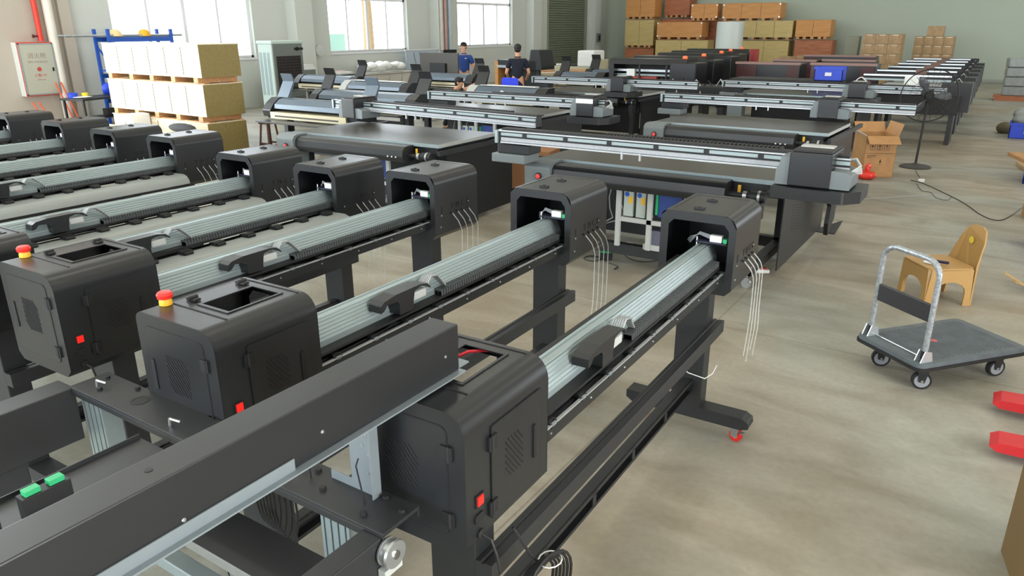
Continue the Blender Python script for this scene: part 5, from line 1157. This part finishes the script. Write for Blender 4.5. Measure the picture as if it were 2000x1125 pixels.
# tree and green screen outside the second window
tz = thing('palm_tree', 'palm with rough brown trunk outside the second window', 'tree', (XL-3.2, 21.9, -.02))
MB().tube([(0, 0, 0), (.05, .05, 1.5), (.0, .1, 2.6), (-.1, .1, 4.6)], .2, 12, radii=[.24, .2, .18, .16]).build('trunk', mat('palm_bark', (190, 160, 126), .9, var=.3, scale=14), tz)
fr_ = MB(); rnd = random.Random(11)
for k in range(14):
    a = 2*PI*k/14; pts = [(-.1+.35*j*math.cos(a), .1+.35*j*math.sin(a), 4.6+.35*j*.6-.10*j*j) for j in range(6)]
    for j in range(5): fr_.bar(pts[j], pts[j+1], .16*(1-abs(j-2)/4), .01)
fr_.build('fronds', mat('palm_green', (150, 176, 70), .7, var=.2), tz)
tag(MB().box(-.02, .02, -2.5, 1.5, 0, 1.9).build('garden_screen', mat('pale_green_screen', (170, 206, 196), .8), loc=(XL-5.5, 21.5, -.02)), 'pale green screen outside the second window', 'screen')
# ------------------------------------------------------------------ people
def skinned(name, chains, material, parent, root=0, levels=2):
    """chains: lists of (key, (x,y,z), r); shared keys join the chains into one continuous surface"""
    idx = {}; V = []; Rr = []; E_ = []
    for c_ in chains:
        prev = None
        for key, p, r in c_:
            if key not in idx: idx[key] = len(V); V.append(p); Rr.append(r)
            if prev is not None and (prev, idx[key]) not in E_: E_.append((prev, idx[key]))
            prev = idx[key]
    me = bpy.data.meshes.new(name); me.from_pydata(V, E_, []); me.materials.append(material)
    o = bpy.data.objects.new(name, me); COL.objects.link(o); o.parent = parent
    s = o.modifiers.new('skin', 'SKIN'); s.use_smooth_shade = True; s.branch_smoothing = .6
    for i, sv in enumerate(me.skin_vertices[0].data):
        r = Rr[i]; sv.radius = r if isinstance(r, tuple) else (r, r); sv.use_root = (i == root)
    b = o.modifiers.new('sub', 'SUBSURF'); b.levels = b.render_levels = levels
    return o
def person(label, loc, rz, shirt, trousers, pose='stand', lean=0.0, elbows=((-.26, -.02, 1.12), (.26, -.02, 1.12)), wrists=((-.22, -.24, 1.02), (.22, -.24, 1.02)), head_dir=(0, -1), logo=False, h=1.0):
    t = thing('person', label, 'person', loc, rz); t.scale = (h, h, h)
    if pose == 'stand':
        pel, bel, che, nk = (0, 0, .95), (0, 0, 1.12), (0, -.01-lean*.5, 1.33), (0, -.005-lean, 1.47); hd = (0, -.02-lean*1.2, 1.56)
        kn = [(-.10, -.01, .50), (.10, -.01, .50)]; an = [(-.11, .03, .09), (.11, .03, .09)]; to = [(-.12, -.13, .035), (.12, -.13, .035)]
        hp = [(-.085, 0, .90), (.085, 0, .90)]; sh = [(-.17, 0-lean, 1.40), (.17, 0-lean, 1.40)]
    else:                                           # crouching, bent forward
        pel, bel, che, nk = (0, .18, .46), (0, .10, .60), (0, -.06, .76), (0, -.17, .86); hd = (0, -.27, .93)
        kn = [(-.16, -.22, .52), (.16, -.22, .52)]; an = [(-.13, .06, .09), (.13, .06, .09)]; to = [(-.14, -.1, .035), (.14, -.1, .035)]
        hp = [(-.09, .15, .44), (.09, .15, .44)]; sh = [(-.17, -.10, .80), (.17, -.10, .80)]
    hx, hy, hz = hd; dx, dy = head_dir
    ch_ = [[('pel', pel, (.135, .10)), ('bel', bel, (.125, .095)), ('che', che, (.15, .105)), ('nk0', (nk[0], nk[1], nk[2]-.04), (.07, .065)), ('nk', nk, .052), ('chin', (hx+dx*.015, hy+dy*.015, hz), (.062, .068)), ('head', (hx, hy, hz+.085), (.077, .092)), ('crown', (hx-dx*.01, hy-dy*.01, hz+.15), (.062, .072))]]
    for i, s in enumerate((-1, 1)):
        ch_.append([('pel', pel, 0), ('hip%d' % i, hp[i], .09), ('kn%d' % i, kn[i], .058), ('calf%d' % i, tuple((kn[i][j]*.6+an[i][j]*.4) for j in range(3)), .055), ('an%d' % i, an[i], .038), ('toe%d' % i, to[i], (.04, .028))])
        e, w = Vector(elbows[i]), Vector(wrists[i]); d = (w-e).normalized(); side = d.cross(Vector((0, 0, 1))).normalized()
        pm = w+d*.07
        ch_.append([('che', che, 0), ('sh%d' % i, sh[i], .058), ('el%d' % i, tuple(e), .041), ('fa%d' % i, tuple(e.lerp(w, .4)), .038), ('wr%d' % i, tuple(w), .026), ('pm%d' % i, tuple(pm), (.034, .017))])
        for k in range(4):
            b0 = pm+side*(.021-.014*k)+d*.015; ln = (.062, .072, .067, .052)[k]
            ch_.append([('pm%d' % i, tuple(pm), 0), ('f%d%da' % (i, k), tuple(b0+d*.018), .0095), ('f%d%db' % (i, k), tuple(b0+d*ln*.6+Vector((0, 0, -.012))), .0088), ('f%d%dc' % (i, k), tuple(b0+d*ln*.95+Vector((0, 0, -.034))), .0075)])
        ch_.append([('wr%d' % i, tuple(w), 0), ('t%da' % i, tuple(w+d*.03+side*.032*-s), .0105), ('t%db' % i, tuple(w+d*.07+side*.048*-s+Vector((0, 0, -.01))), .009)])
    skinned('body', ch_, skin, t)
    # face: nose, ears, eyes, mouth
    f = Vector((dx, dy, 0)).normalized(); sd = Vector((-f.y, f.x, 0)); H = Vector((hx, hy, hz+.075))
    b = MB(); n = H+f*.088; b.tube([tuple(H+f*.08+Vector((0, 0, .02))), tuple(n+Vector((0, 0, -.012)))], .01, 8, radii=[.006, .013])
    b.ball(tuple(H+sd*.076+Vector((0, 0, 0))), .012, .02, .03, 8, 6).ball(tuple(H-sd*.076), .012, .02, .03, 8, 6); b.build('nose_and_ears', skin, t)
    b = MB().ball(tuple(H+f*.079+sd*.03+Vector((0, 0, .022))), .009, .009, .006, 8, 6).ball(tuple(H+f*.079-sd*.03+Vector((0, 0, .022))), .009, .009, .006, 8, 6); b.build('eyes', hair_m, t)
    MB().ball(tuple(H+f*.076+Vector((0, 0, -.045))), .02, .012, .006, 8, 6).build('mouth', mat('lips', (168, 96, 88), .5), t)
    hr = MB().ball(tuple(H-f*.016+Vector((0, 0, .045))), .088, .098, .078, 16, 10).ball(tuple(H-f*.035+Vector((0, 0, .0))), .078, .075, .075, 14, 8).ball(tuple(H+f*.045+Vector((0, 0, .082))), .06, .045, .03, 12, 6); hr.build('hair', hair_m, t)
    # shirt and trousers
    sc = [[('bel0', tuple(Vector(pel).lerp(Vector(bel), -.15)), (.165, .125)), ('bel', bel, (.15, .118)), ('che', che, (.172, .128)), ('nk0', (nk[0], nk[1], nk[2]-.035), (.085, .075))]]
    for i in range(2):
        e = Vector(elbows[i]); s0 = Vector(sh[i]); sc.append([('che', che, 0), ('sh%d' % i, sh[i], .078), ('sl%d' % i, tuple(s0.lerp(e, .72)), .068)])
    sh_o = skinned('polo_shirt', sc, shirt, t, levels=2)
    MB().tube([(nk[0]+.062*math.cos(a), nk[1]+.06*math.sin(a), nk[2]-.005) for a in [2*PI*i/16 for i in range(16)]], .014, 6, closed=True).build('collar', shirt, sh_o)
    if logo: MB().ball((.08, che[1]-.128, che[2]+.02), .03, .006, .012, 8, 6).build('logo', white_p, sh_o)
    tc = [[('pel', pel, (.148, .118)), ('w', tuple(Vector(pel).lerp(Vector(bel), .4)), (.14, .11))]]
    for i in range(2): tc.append([('pel', pel, 0), ('h%d' % i, hp[i], .105), ('k%d' % i, kn[i], .075), ('a%d' % i, tuple(Vector(an[i])+Vector((0, 0, .02))), .058)])
    skinned('trousers', tc, trousers, t)
    for i in range(2): MB().ball(((an[i][0]+to[i][0])/2, (an[i][1]+to[i][1])/2, .045), .05, .14, .045, 12, 8).build('shoe', black, t)
    return t
dark_tr = mat('dark_trousers', (24, 26, 34), .85)
p = at_z(1011, 89, 1.715); person('person in navy polo shirt seen from behind, standing at a bench', (p.x, p.y, 0), R(213), navy, dark_tr, lean=.03)
p = at_z(906, 83, 1.74); person('person in blue polo shirt facing the camera before the third window', (p.x, p.y, 0), R(22), blue_c, dark_tr, head_dir=(-.2, -1), logo=True, lean=.03, wrists=((-.25, -.22, 1.0), (.28, -.12, .95)))
p = at_z(862, 156, 1.06); person('person with black hair crouching behind the machines, one arm stretched out', (p.x+.1, p.y+.1, 0), R(100), mat('dark_green_shirt', (34, 46, 44), .9), dark_tr, pose='crouch', h=1.0, elbows=((-.30, -.28, .80), (.30, -.3, .86)), wrists=((-.26, -.5, .78), (.26, -.52, .98)))
